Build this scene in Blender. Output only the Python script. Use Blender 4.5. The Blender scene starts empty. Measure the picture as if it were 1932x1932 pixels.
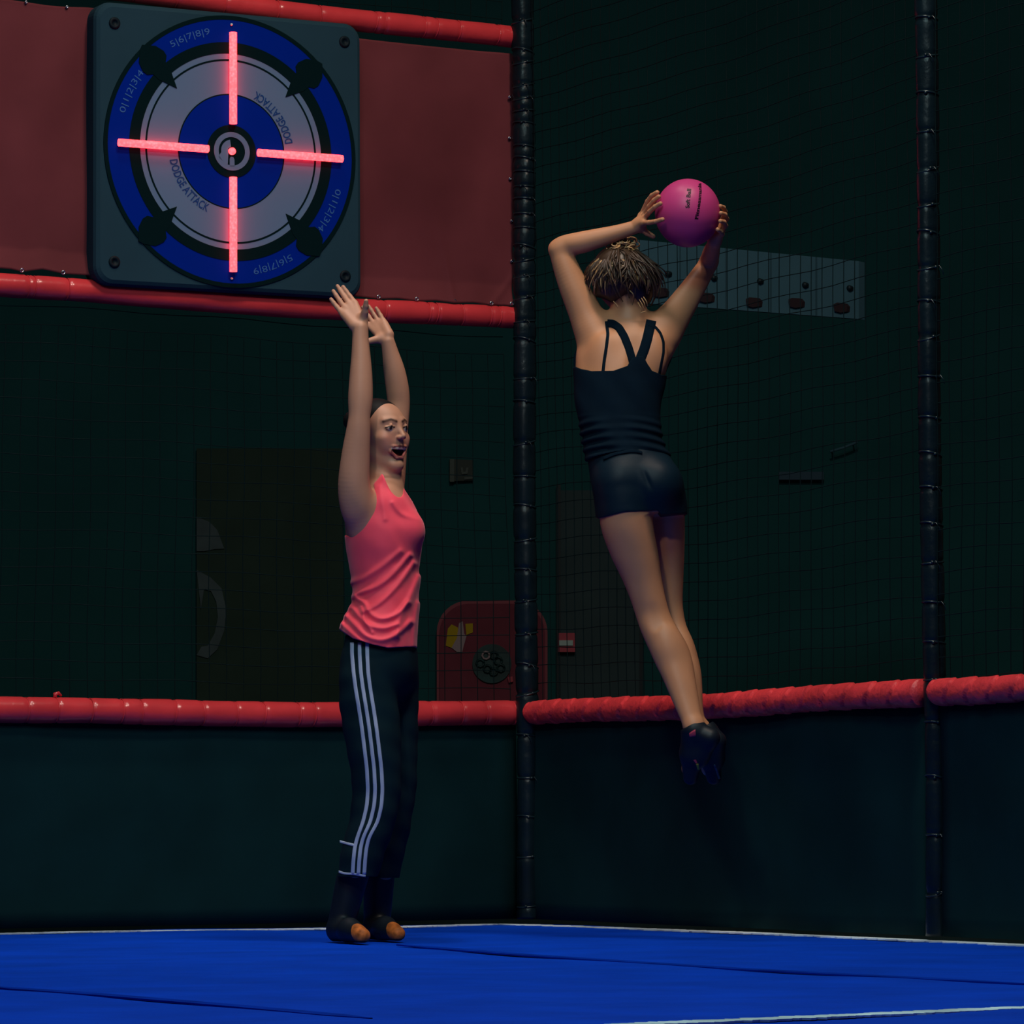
import bpy, math, random
import numpy as np
from mathutils import Vector, Matrix

random.seed(7)
rng = np.random.default_rng(11)
SC = bpy.context.scene
COL = SC.collection

# ------------------------------------------------------------------ camera
F_PX = 7900.0
EYE = np.array([0.0, 0.0, 0.385])
PITCH = math.atan((1531 - 966) / F_PX)
ROLL = 0.006
_R = np.array([1.0, 0, 0])
_F = np.array([0, math.cos(PITCH), math.sin(PITCH)])
_U = np.array([0, -math.sin(PITCH), math.cos(PITCH)])
CR = math.cos(ROLL) * _R - math.sin(ROLL) * _U
CU = math.sin(ROLL) * _R + math.cos(ROLL) * _U

cam_data = bpy.data.cameras.new('camera')
cam = bpy.data.objects.new('camera', cam_data)
COL.objects.link(cam)
cam_data.sensor_width = 36.0
cam_data.lens = 36.0 * F_PX / 1932.0
cam_data.clip_end = 200
cam.matrix_world = Matrix(((CR[0], CU[0], -_F[0], EYE[0]), (CR[1], CU[1], -_F[1], EYE[1]),
                           (CR[2], CU[2], -_F[2], EYE[2]), (0, 0, 0, 1)))
SC.camera = cam

# ------------------------------------------------------------------ world, lights, exposure
SC.view_settings.view_transform = 'Standard'
SC.view_settings.look = 'None'
SC.view_settings.gamma = 1.0
SC.view_settings.exposure = 0.0
SC.view_settings.use_curve_mapping = False
world = bpy.data.worlds.new('world')
SC.world = world
world.use_nodes = True
bg = world.node_tree.nodes['Background']
bg.inputs[0].default_value = (0.85, 0.70, 0.68, 1)
bg.inputs[1].default_value = 0.026

def area(name, loc, target, size, power, col, shape='DISK', spread=180):
    l = bpy.data.lights.new(name, 'AREA')
    l.shape = shape; l.size = size; l.energy = power; l.color = col; l.spread = math.radians(spread)
    o = bpy.data.objects.new(name, l)
    COL.objects.link(o)
    o.location = loc
    d = Vector(target) - Vector(loc)
    o.rotation_euler = d.to_track_quat('-Z', 'Y').to_euler()
    return o

area('ceiling_lamp_main', (0.95, 10.7, 6.5), (0.5, 12.7, 1.4), 0.8, 130, (1.0, 0.82, 0.68))
area('ceiling_lamp_left', (-0.75, 12.2, 6.5), (-1.0, 12.9, 0.0), 0.5, 8, (1.0, 0.88, 0.82), spread=52)
area('ceiling_lamp_front', (-1.6, 4.2, 6.2), (-0.3, 13.6, 0.4), 0.45, 4.6, (1.0, 0.90, 0.86), spread=34)
area('added_floor_fill', (-0.4, 7.8, 5.6), (-0.4, 8.3, 0.0), 1.6, 118, (0.55, 0.97, 1.0))  # added cyan fill that brightens the near mat, not a hall fixture

# ------------------------------------------------------------------ pixel helpers
def ray(px, py):
    return _F + CR * ((px - 966) / F_PX) - CU * ((py - 966) / F_PX)

def P(px, py, Y):
    d = ray(px, py)
    return EYE + d * (Y / d[1])

TILT = math.radians(27.5)
CORNER = P(990, 1738, 14.69)[:2]
DL = np.array([-math.cos(TILT), -math.sin(TILT)])     # along the left net wall, away from the corner
DR = np.array([math.sin(TILT), -math.cos(TILT)])      # along the right net wall
NL = DR                                               # inward normal of the left wall
NR = DL                                               # inward normal of the right wall

def on_wall(px, py, n, off=0.0):
    d = ray(px, py)
    c = CORNER + n * off
    t = (np.dot(n, c - EYE[:2])) / np.dot(n, d[:2])
    return EYE + d * t

def WL(px, py, off=0.0): return on_wall(px, py, NL, off)
def WR(px, py, off=0.0): return on_wall(px, py, NR, off)

def on_floor(px, py, z=0.0):
    d = ray(px, py)
    return EYE + d * ((z - EYE[2]) / d[2])

# ------------------------------------------------------------------ materials
def lin(c):
    return tuple(((v / 255.0) / 12.92 if v / 255.0 <= 0.04045 else ((v / 255.0 + 0.055) / 1.055) ** 2.4) for v in c)

def mat(name, col, rough=0.6, spec=0.4, noise=0.0, nscale=8.0, bump=0.0, bscale=30.0, emit=None, estr=0.0,
        sheen=0.0, vcol=False, coat=0.0, metal=0.0, linear=False):
    m = bpy.data.materials.new(name)
    m.use_nodes = True
    nt = m.node_tree; N = nt.nodes; L = nt.links
    b = N['Principled BSDF']
    c = col if linear else lin(col)
    b.inputs['Base Color'].default_value = (*c, 1)
    b.inputs['Roughness'].default_value = rough
    b.inputs['Specular IOR Level'].default_value = spec
    b.inputs['Metallic'].default_value = metal
    if sheen: b.inputs['Sheen Weight'].default_value = sheen
    if coat:
        b.inputs['Coat Weight'].default_value = coat
        b.inputs['Coat Roughness'].default_value = 0.12
    src = None
    if vcol:
        a = N.new('ShaderNodeAttribute'); a.attribute_name = 'Col'
        src = a.outputs['Color']
    tc = N.new('ShaderNodeTexCoord')
    if noise > 0:
        n = N.new('ShaderNodeTexNoise'); n.inputs['Scale'].default_value = nscale; n.inputs['Detail'].default_value = 5
        L.new(tc.outputs['Object'], n.inputs['Vector'])
        mr = N.new('ShaderNodeMapRange')
        mr.inputs['From Min'].default_value = 0.3; mr.inputs['From Max'].default_value = 0.7
        mr.inputs['To Min'].default_value = 1 - noise; mr.inputs['To Max'].default_value = 1 + noise
        L.new(n.outputs['Fac'], mr.inputs['Value'])
        mx = N.new('ShaderNodeMix'); mx.data_type = 'RGBA'; mx.blend_type = 'MULTIPLY'
        mx.inputs['Factor'].default_value = 1.0
        if src is None: mx.inputs[6].default_value = (*c, 1)
        else: L.new(src, mx.inputs[6])
        L.new(mr.outputs['Result'], mx.inputs[7])
        src = mx.outputs[2]
    if src is not None: L.new(src, b.inputs['Base Color'])
    if bump > 0:
        n2 = N.new('ShaderNodeTexNoise'); n2.inputs['Scale'].default_value = bscale; n2.inputs['Detail'].default_value = 6
        L.new(tc.outputs['Object'], n2.inputs['Vector'])
        bp = N.new('ShaderNodeBump'); bp.inputs['Strength'].default_value = bump; bp.inputs['Distance'].default_value = 0.01
        L.new(n2.outputs['Fac'], bp.inputs['Height'])
        L.new(bp.outputs['Normal'], b.inputs['Normal'])
    if emit is not None:
        b.inputs['Emission Color'].default_value = (*lin(emit), 1)
        b.inputs['Emission Strength'].default_value = estr
    return m

M = {}
M['hallwall'] = mat('hall_wall_paint', (0.018, 0.095, 0.100), 0.9, 0.05, noise=0.1, nscale=2, linear=True)
M['hallfloor'] = mat('hall_floor_paint', (0.004, 0.015, 0.016), 0.8, 0.2, noise=0.2, linear=True)
M['pad'] = mat('black_tarpaulin', (0.004, 0.024, 0.027), 0.85, 0.05, noise=0.15, nscale=4, bump=0.2, bscale=6, linear=True)
M['mat'] = mat('blue_trampoline_fabric', (0, 64, 196), 0.85, 0.06, noise=0.16, nscale=3.0, bump=0.5, bscale=9)
M['line'] = mat('white_line_paint', (205, 222, 232), 0.8, 0.1, noise=0.5, nscale=3.5)
M['seam'] = mat('dark_seam_thread', (0, 46, 160), 0.9, 0.03, noise=0.3, nscale=5)
M['red'] = mat('glossy_red_vinyl', (218, 60, 66), 0.24, 0.5, noise=0.10, nscale=9, bump=0.12, bscale=40)
M['redwrap'] = mat('creased_red_vinyl', (240, 66, 72), 0.40, 0.45, noise=0.15, nscale=12, bump=0.5, bscale=45)
M['banner'] = mat('dull_red_banner_fabric', (112, 52, 57), 0.8, 0.08, noise=0.22, nscale=2.2, bump=0.25, bscale=7)
M['tie_red'] = mat('red_cable_tie', (120, 12, 24), 0.4, 0.4)
M['black_foam'] = mat('black_vinyl_sleeve', (0.003, 0.011, 0.016), 0.34, 0.30, noise=0.2, nscale=8, bump=0.35, bscale=25, linear=True)
M['tie_black'] = mat('black_cable_tie', (0.006, 0.018, 0.024), 0.28, 0.5, linear=True)
M['net'] = mat('black_net_cord', (0.0025, 0.012, 0.013), 0.6, 0.1, linear=True)
M['metal'] = mat('bright_grommet_metal', (200, 205, 210), 0.25, 0.6, metal=1.0)
M['frame'] = mat('dark_grey_blue_frame_plastic', (38, 64, 76), 0.75, 0.05, noise=0.08, nscale=3)
M['bolt'] = mat('dark_bolt_rubber', (8, 24, 32), 0.6, 0.15)
M['tblack'] = mat('target_black_print', (0.002, 0.012, 0.014), 0.8, 0.02, linear=True)
M['tblue'] = mat('target_blue_print', (0, 36, 140), 0.8, 0.02)
M['twhite'] = mat('target_white_print', (96, 120, 150), 0.8, 0.03)
M['ttext'] = mat('target_pale_blue_lettering', (52, 98, 168), 0.5, 0.2)
M['ttext2'] = mat('target_dark_blue_lettering', (20, 62, 120), 0.5, 0.2)
M['skin'] = mat('skin', (200, 150, 120), 0.48, 0.35, vcol=True, noise=0.05, nscale=14)
M['hair_dark'] = mat('black_hair', (10, 12, 14), 0.6, 0.15)
M['hair_brown'] = mat('brown_hair', (64, 46, 33), 0.42, 0.45, noise=0.3, nscale=60)
M['hair_gold'] = mat('golden_brown_hair_strands', (196, 150, 102), 0.32, 0.5, noise=0.35, nscale=30)
M['pink'] = mat('coral_pink_sports_fabric', (255, 78, 100), 0.6, 0.25, sheen=0.15, noise=0.05, nscale=20)
M['pants'] = mat('black_track_fabric', (0.003, 0.016, 0.022), 0.8, 0.12, linear=True, noise=0.15, nscale=10)
M['stripe'] = mat('pale_grey_blue_stripe', (168, 178, 205), 0.7, 0.2)
M['navy'] = mat('dark_navy_sports_fabric', (0.0020, 0.009, 0.018), 0.9, 0.06, linear=True, noise=0.1, nscale=30)
M['shorts'] = mat('dark_navy_satin_fabric', (0.0025, 0.013, 0.024), 0.5, 0.16, linear=True, bump=0.1, bscale=30)
M['shoe'] = mat('black_shoe_leather', (0.004, 0.009, 0.016), 0.5, 0.3, linear=True)
M['orange'] = mat('orange_shoe_toe', (176, 96, 44), 0.6, 0.2, noise=0.5, nscale=60)
M['yellow'] = mat('yellow_shoe_patch', (190, 170, 30), 0.5, 0.4)
M['pinktag'] = mat('pink_shoe_tag', (170, 60, 80), 0.5, 0.3)
M['greyedge'] = mat('grey_shoe_edge', (70, 84, 96), 0.5, 0.3)
M['ball'] = mat('magenta_pink_ball_rubber', (196, 60, 122), 0.42, 0.35, noise=0.04, nscale=15)
M['ink'] = mat('black_ball_ink', (26, 8, 22), 0.5, 0.2)
M['cab'] = mat('dark_red_cabinet_paint', (128, 62, 76), 0.7, 0.1, noise=0.1)
M['cabtrim'] = mat('red_cabinet_rim', (150, 60, 76), 0.5, 0.4)
M['yel'] = mat('yellow_sticker', (190, 160, 20), 0.6, 0.2)
M['greyst'] = mat('grey_white_sticker', (170, 150, 155), 0.6, 0.2)
M['reel'] = mat('dark_green_grey_reel', (20, 60, 62), 0.5, 0.4, noise=0.5, nscale=20)
M['olive'] = mat('dark_olive_board_paint', (0.034, 0.066, 0.050), 0.8, 0.2, linear=True, noise=0.15, nscale=3)
M['greymark'] = mat('grey_mural_paint', (0.085, 0.125, 0.135), 0.8, 0.2, linear=True, noise=0.25, nscale=6)
M['door'] = mat('dark_grey_door_paint', (0.042, 0.076, 0.084), 0.7, 0.2, linear=True, noise=0.15, nscale=3)
M['callred'] = mat('red_call_point_plastic', (190, 60, 80), 0.4, 0.4)
M['callwhite'] = mat('white_call_point_label', (190, 215, 210), 0.5, 0.3)
M['pale'] = mat('pale_grey_blue_board', (72, 112, 128), 0.8, 0.08, noise=0.1, nscale=3)
M['knob'] = mat('dark_knob', (0.006, 0.018, 0.025), 0.5, 0.3, linear=True)
M['brownred'] = mat('dull_red_grip', (52, 40, 46), 0.6, 0.3)
M['signgrey'] = mat('dim_grey_sign', (0.085, 0.115, 0.10), 0.6, 0.3, linear=True)
M['signdark'] = mat('dim_brown_sign', (0.034, 0.05, 0.042), 0.6, 0.3, linear=True)
M['bluestrip'] = mat('dim_blue_strip', (0.022, 0.075, 0.12), 0.6, 0.3, linear=True)

def led_material():
    m = bpy.data.materials.new('red_led_light')
    m.use_nodes = True
    nt = m.node_tree; N = nt.nodes; L = nt.links
    b = N['Principled BSDF']
    b.inputs['Base Color'].default_value = (0.5, 0.05, 0.06, 1)
    b.inputs['Emission Color'].default_value = (1.0, 0.022, 0.026, 1)
    tc = N.new('ShaderNodeTexCoord')
    vo = N.new('ShaderNodeTexVoronoi'); vo.inputs['Scale'].default_value = 105
    L.new(tc.outputs['Object'], vo.inputs['Vector'])
    mr = N.new('ShaderNodeMapRange')
    mr.inputs['From Min'].default_value = 0.0; mr.inputs['From Max'].default_value = 0.7
    mr.inputs['To Min'].default_value = 16.0; mr.inputs['To Max'].default_value = 9.0
    L.new(vo.outputs['Distance'], mr.inputs['Value'])
    L.new(mr.outputs['Result'], b.inputs['Emission Strength'])
    return m
M['led'] = led_material()

# ------------------------------------------------------------------ object helpers
def tag(o, label, cat, group=None, kind=None):
    if label: o['label'] = label
    if cat: o['category'] = cat
    if group: o['group'] = group
    if kind: o['kind'] = kind
    return o

def empty(name, loc, label, cat, group=None, rz=0.0):
    o = bpy.data.objects.new(name, None)
    COL.objects.link(o)
    o.empty_display_size = 0.1
    o.location = Vector([float(v) for v in loc]); o.rotation_euler = (0, 0, rz)
    bpy.context.view_layer.update()
    return tag(o, label, cat, group)

def mesh_obj(name, V, Fs, m, parent=None, smooth=True, world=True, label=None):
    """V in world coordinates (world=True) or in the parent's own coordinates."""
    me = bpy.data.meshes.new(name)
    V = np.asarray(V, dtype=float)
    if parent is not None and world:
        inv = np.array(parent_world(parent).inverted())
        V = V @ inv[:3, :3].T + inv[:3, 3]
    org = None
    if parent is None and world:
        org = np.array([(V[:, 0].min() + V[:, 0].max()) / 2, (V[:, 1].min() + V[:, 1].max()) / 2, V[:, 2].min()])
        V = V - org
    if isinstance(Fs, np.ndarray):
        nf = len(Fs); k = Fs.shape[1]
        me.vertices.add(len(V)); me.vertices.foreach_set('co', V.astype(np.float32).ravel())
        me.loops.add(nf * k); me.loops.foreach_set('vertex_index', Fs.astype(np.int32).ravel())
        me.polygons.add(nf)
        me.polygons.foreach_set('loop_start', np.arange(0, nf * k, k, dtype=np.int32))
        me.update(calc_edges=True)
    else:
        me.from_pydata([tuple(v) for v in V], [], [list(f) for f in Fs])
        me.update()
    me.polygons.foreach_set('use_smooth', [smooth] * len(me.polygons))
    me.materials.append(m)
    o = bpy.data.objects.new(name, me)
    COL.objects.link(o)
    if org is not None: o.location = org
    if parent is not None: o.parent = parent
    if label: o['label'] = label
    return o

def parent_world(o):
    mw = Matrix.LocRotScale(o.location, o.rotation_euler, o.scale)
    return parent_world(o.parent) @ mw if o.parent else mw

class MB:
    def __init__(s): s.v = []; s.f = []
    def add(s, V, Fs):
        n = len(s.v); s.v.extend([tuple(float(c) for c in v) for v in V]); s.f.extend([[i + n for i in f] for f in Fs])
    def hexa(s, p):
        s.add(p, [(0, 1, 2, 3), (7, 6, 5, 4), (0, 4, 5, 1), (1, 5, 6, 2), (2, 6, 7, 3), (3, 7, 4, 0)])
    def box(s, c, sx, sy, sz, ax=(1, 0, 0), ay=(0, 1, 0), az=(0, 0, 1)):
        c = np.array(c, float); ax = np.array(ax) * sx / 2; ay = np.array(ay) * sy / 2; az = np.array(az) * sz / 2
        s.hexa([c - ax - ay - az, c - ax + ay - az, c + ax + ay - az, c + ax - ay - az,
                c - ax - ay + az, c - ax + ay + az, c + ax + ay + az, c + ax - ay + az])
    def prism(s, poly, n, th):
        """closed polygon (list of 3d points) thickened along n"""
        k = len(poly); a = [np.array(p, float) for p in poly]; b = [p + np.array(n) * th for p in a]
        s.add(a + b, [list(range(k))[::-1], list(range(k, 2 * k))] + [(i, (i + 1) % k, (i + 1) % k + k, i + k) for i in range(k)])
    def tube(s, pts, rad, seg=8, cap=True):
        pts = [np.array(p, float) for p in pts]
        n = len(pts); rs = rad if hasattr(rad, '__len__') else [rad] * n
        base = len(s.v)
        t0 = pts[min(1, n - 1)] - pts[0]; t0 = t0 / (np.linalg.norm(t0) + 1e-9)
        up = np.array([0, 0, 1.0]) if abs(t0[2]) < 0.9 else np.array([0, 1.0, 0])
        u = np.cross(t0, up); u /= np.linalg.norm(u)
        V = []
        for i in range(n):
            t = pts[min(i + 1, n - 1)] - pts[max(i - 1, 0)]; t = t / (np.linalg.norm(t) + 1e-9)
            u = u - t * np.dot(u, t); u /= np.linalg.norm(u) + 1e-9
            w = np.cross(t, u)
            for j in range(seg):
                a = 2 * math.pi * j / seg
                V.append(pts[i] + (u * math.cos(a) + w * math.sin(a)) * rs[i])
        Fs = []
        for i in range(n - 1):
            for j in range(seg):
                a = i * seg + j; b = i * seg + (j + 1) % seg
                Fs.append((a, b, b + seg, a + seg))
        if cap:
            Fs.append(list(range(seg))[::-1]); Fs.append([(n - 1) * seg + j for j in range(seg)])
        s.add(V, Fs)
    def build(s, name, m, parent=None, smooth=False, world=True, label=None):
        return mesh_obj(name, s.v, s.f, m, parent, smooth, world, label)

def autosmooth(o, ang=40):
    bv = o.modifiers.new('bevel', 'BEVEL'); bv.width = 0.003; bv.segments = 2; bv.limit_method = 'ANGLE'
    return o

# ================================================================== SETTING
b = MB(); b.box((0.5, 12.5, -0.09), 26, 27, 0.06)
tag(b.build('floor', M['hallfloor']), 'dark hall floor under the trampoline cage', 'floor', kind='structure')
b = MB(); b.box((0.5, 22.42, 3.9), 18, 0.2, 7.9)
tag(b.build('wall_back', M['hallwall']), 'dark teal back wall of the hall beyond the nets', 'wall', kind='structure')

# ---- trampoline mat -------------------------------------------------
C3 = np.array([CORNER[0], CORNER[1], 0.0])
def wallpt(d, s, z=0.0, off=0.0, n=None):
    q = CORNER + d * s
    if n is not None: q = q + n * off
    return np.array([q[0], q[1], z])

root = empty('trampoline_mat', (0, 9, 0), 'large blue trampoline mat with worn white boundary lines inside the net cage', 'trampoline mat')
def floor_grid():
    nu, nv = 150, 170
    V = []; Fs = []
    for i in range(nu + 1):
        for j in range(nv + 1):
            s = 7.0 * i / nu; t = 13.0 * j / nv
            q = CORNER + DL * s + DR * t
            z = 0.0035 * (math.sin(q[0] * 5.1 + 1.3 * math.sin(q[1] * 2.3)) * math.sin(q[1] * 3.7)) - 0.0035
            V.append((q[0], q[1], z))
    for i in range(nu):
        for j in range(nv):
            a = i * (nv + 1) + j
            Fs.append((a, a + 1, a + nv + 2, a + nv + 1))
    n = len(V)
    return V, Fs
V, Fs = floor_grid()
bed = mesh_obj('mat_surface', V, Fs, M['mat'], root, smooth=True)
sd = bed.modifiers.new('solid', 'SOLIDIFY'); sd.thickness = 0.03; sd.offset = 1.0 if True else -1
# face normals of this grid point down or up: make them up
me = bed.data
if me.polygons[0].normal.z < 0:
    me.flip_normals()
sd.offset = -1.0

def floor_ribbon(pxpts, w, m, name, z=0.0007, n=40, jitter=0.0):
    pts = [on_floor(x, y, 0.0) for x, y in pxpts]
    dense = []
    for a, c in zip(pts[:-1], pts[1:]):
        for k in range(n): dense.append(a + (c - a) * k / n)
    dense.append(pts[-1])
    bb = MB()
    T = []
    for i, p in enumerate(dense):
        t = dense[min(i + 1, len(dense) - 1)] - dense[max(i - 1, 0)]; t[2] = 0; t = t / np.linalg.norm(t)
        nn = np.array([-t[1], t[0], 0])
        ww = w * (1 + jitter * (random.random() - 0.5) * 2)
        ww *= min(1.0, 0.15 + i / 12.0, 0.15 + (len(dense) - 1 - i) / 12.0)
        T.append((p - nn * ww / 2, p + nn * ww / 2))
    Vv = []; Ff = []
    for l, r in T:
        Vv += [l + [0, 0, z], r + [0, 0, z], l + [0, 0, z - 0.004], r + [0, 0, z - 0.004]]
    for i in range(len(T) - 1):
        a = 4 * i; c = 4 * (i + 1)
        Ff += [(a, a + 1, c + 1, c), (a + 2, c + 2, c + 3, a + 3), (a, c, c + 2, a + 2), (a + 1, a + 3, c + 3, c + 1)]
    bb.add(Vv, Ff)
    return bb.build(name, m, root, label=None)
floor_ribbon([(-40, 1762), (160, 1757.5), (400, 1754.5), (620, 1751.5), (780, 1747.5), (940, 1743)], 0.075, M['line'], 'boundary_line', jitter=0.35)
floor_ribbon([(940, 1743), (1200, 1752), (1480, 1762), (1700, 1772), (1980, 1785)], 0.085, M['line'], 'boundary_line', jitter=0.35)
floor_ribbon([(1100, 1936), (1400, 1924), (1700, 1911), (1990, 1898)], 0.075, M['line'], 'boundary_line', jitter=0.3)
floor_ribbon([(-20, 1861), (200, 1877), (450, 1898), (700, 1921)], 0.045, M['seam'], 'seam')
floor_ribbon([(750, 1782), (1000, 1802), (1400, 1828), (1960, 1857)], 0.05, M['seam'], 'seam')

# ---- black pads under the lower bars ---------------------------------
def tarp(d, n, s0, s1, z0, z1, label, off=0.0):
    r = empty('safety_pad', wallpt(d, (s0 + s1) / 2, z0), label, 'pad', 'black pads below the lower red bars')
    nu, nv = 40, 12
    V = []; Fs = []
    for side in (0, 1):
        for i in range(nu + 1):
            for j in range(nv + 1):
                s = s0 + (s1 - s0) * i / nu; z = z0 + (z1 - z0) * j / nv
                o = off + (0.012 if side else -0.012) + 0.006 * math.sin(s * 7 + z * 5) * math.sin(z * 4 + s)
                V.append(wallpt(d, s, z, o, n))
    w = (nu + 1) * (nv + 1)
    for i in range(nu):
        for j in range(nv):
            a = i * (nv + 1) + j
            Fs.append((a, a + 1, a + nv + 2, a + nv + 1)); Fs.append((w + a, w + a + nv + 1, w + a + nv + 2, w + a + 1))
    for i in range(nu):
        a = i * (nv + 1); Fs.append((a, a + nv + 1, w + a + nv + 1, w + a)); a += nv; Fs.append((a, w + a, w + a + nv + 1, a + nv + 1))
    for j in range(nv):
        a = j; Fs.append((a, w + a, w + a + 1, a + 1)); a += nu * (nv + 1); Fs.append((a, a + 1, w + a + 1, w + a))
    mesh_obj('tarpaulin', V, Fs, M['pad'], r)
    return r
S_POST = float(np.linalg.norm(WR(1766, 1700)[:2] - CORNER))
tarp(DL, NL, 0.035, 3.2, 0.012, 0.70, 'black tarpaulin pad under the straight lower red bar behind the woman in pink')
tarp(DR, NR, 0.035, S_POST - 0.05, 0.012, 0.70, 'black tarpaulin pad under the creased red bar between the corner post and the glossy post')
tarp(DR, NR, S_POST + 0.05, S_POST + 2.3, 0.012, 0.70, 'black tarpaulin pad beyond the glossy black post at the photo edge')

# ---- nets -------------------------------------------------------------
def net(d, n, s0, s1, z0, z1, label, cell=0.0625, r=0.0014, sag=0.010, off=0.0, seed=0):
    rr = random.Random(seed)
    bb = MB()
    ph = [rr.random() * 6 for _ in range(4)]
    def pt(s, z):
        ds = sag * math.sin(z * 1.7 + ph[0]) * math.sin(s * 1.3 + ph[1]) + 0.003 * math.sin(z * 9 + s * 3)
        dz = sag * math.sin(s * 1.9 + ph[2]) + 0.004 * math.sin(s * 11 + z * 7)
        do = 0.012 * math.sin(s * 2.2 + z * 1.1 + ph[3])
        return wallpt(d, s + ds, z + dz, off + do, n)
    ns = int(round((s1 - s0) / cell)); nz = int(round((z1 - z0) / cell))
    step = 2
    for i in range(ns + 1):
        s = s0 + (s1 - s0) * i / ns
        pts = [pt(s, z0 + (z1 - z0) * k / nz) for k in range(0, nz + 1, step)]
        bb.tube(pts, r, seg=4, cap=False)
    for k in range(nz + 1):
        z = z0 + (z1 - z0) * k / nz
        pts = [pt(s0 + (s1 - s0) * i / ns, z) for i in range(0, ns + 1, step)]
        bb.tube(pts, r, seg=4, cap=False)
    o = bb.build('safety_net', M['net'], None, smooth=True)
    return tag(o, label, 'net', 'black safety nets of the cage')
net(DL, NL, 0.06, 3.2, 0.76, 2.06, 'black square mesh net between the lower red bar and the red banner', seed=1)
net(DL, NL, 0.06, 3.2, 3.12, 3.75, 'black square mesh net above the sloping top red bar', seed=2)
net(DR, NR, 0.06, S_POST - 0.05, 0.76, 3.75, 'tall black square mesh net behind the jumping woman', seed=3)
net(DR, NR, S_POST + 0.05, S_POST + 2.3, 0.76, 3.75, 'tall black square mesh net beyond the glossy black post', seed=4)

# ---- black padded posts -------------------------------------------------
def post(base_xy, z1, r, tie_z, label, thin_z=None):
    root = empty('padded_post', (base_xy[0], base_xy[1], 0.0), label, 'post')
    seg = 20
    zs = sorted(set([0.012 + i * (z1 - 0.012) / 420 for i in range(421)]))
    V = []; Fs = []
    for z in zs:
        dmin = min(abs(z - t) for t in tie_z)
        rr = r * (1 - 0.13 * math.exp(-(dmin / 0.008) ** 2) + 0.02 * math.sin(z * 37))
        if thin_z is not None and z < thin_z: rr *= 0.9
        for j in range(seg):
            a = 2 * math.pi * j / seg
            wob = 1 + 0.03 * math.sin(3 * a + z * 4) + 0.02 * math.sin(5 * a - z * 9)
            V.append((base_xy[0] + rr * wob * math.cos(a) + 0.003 * math.sin(z * 3), base_xy[1] + rr * wob * math.sin(a), z))
    n = len(zs)
    for i in range(n - 1):
        for j in range(seg):
            a = i * seg + j; c = i * seg + (j + 1) % seg
            Fs.append((a, c, c + seg, a + seg))
    Fs.append(list(range(seg))[::-1]); Fs.append([(n - 1) * seg + j for j in range(seg)])
    sl = mesh_obj('foam_sleeve', V, Fs, M['black_foam'], root)
    for t in tie_z:
        bb = MB()
        tilt = random.uniform(-0.012, 0.012)
        pts = []
        for j in range(21):
            a = 2 * math.pi * j / 20
            pts.append((base_xy[0] + (r * 0.93 + 0.001) * math.cos(a) + 0.003 * math.sin(t * 3), base_xy[1] + (r * 0.93 + 0.001) * math.sin(a), t + tilt * math.cos(a - 0.6)))
        bb.tube(pts, 0.0032, seg=6)
        a0 = random.uniform(-1.9, -0.9)
        px_, py_ = base_xy[0] + r * 0.97 * math.cos(a0), base_xy[1] + r * 0.97 * math.sin(a0)
        bb.box((px_, py_, t), 0.008, 0.008, 0.008)
        if random.random() < 0.6:
            bb.tube([(px_, py_, t), (px_ + 0.010, py_ - 0.006, t + 0.003), (px_ + 0.019, py_ - 0.008, t - 0.010), (px_ + 0.022, py_ - 0.008, t - 0.024)], [0.0018, 0.0018, 0.0015, 0.001], seg=5)
        bb.build('cable_tie', M['tie_black'], root, smooth=True)
    return root
corner_ties = [P(992, y, 14.6)[2] for y in (38, 96, 117, 160, 184, 208, 232, 276, 300, 324, 352, 375, 404, 430, 466, 490, 520, 560, 606,
                                            642, 714, 758, 835, 899, 955, 1018, 1075, 1133, 1195, 1256, 1308, 1388, 1468, 1542, 1616, 1710)]
corner_ties = [z for z in corner_ties if 0.03 < z < 3.7]
cpx = P(992, 1000, 14.62)
post((cpx[0], cpx[1]), 3.75, 0.040, corner_ties, 'black padded corner post with cable ties where the two net walls meet')
rp = WR(1764, 1400)
rdist = rp[1]
r_ties = [P(1755, y, rdist)[2] for y in (36, 107, 178, 250, 320, 388, 441, 506, 570, 637, 712, 790, 858, 922, 990, 1062, 1138, 1213, 1283, 1363, 1468, 1576, 1684)]
post((rp[0], rp[1]), 3.75, 0.034, r_ties, 'glossy black padded post with evenly spaced ties between two red bars')

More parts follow.
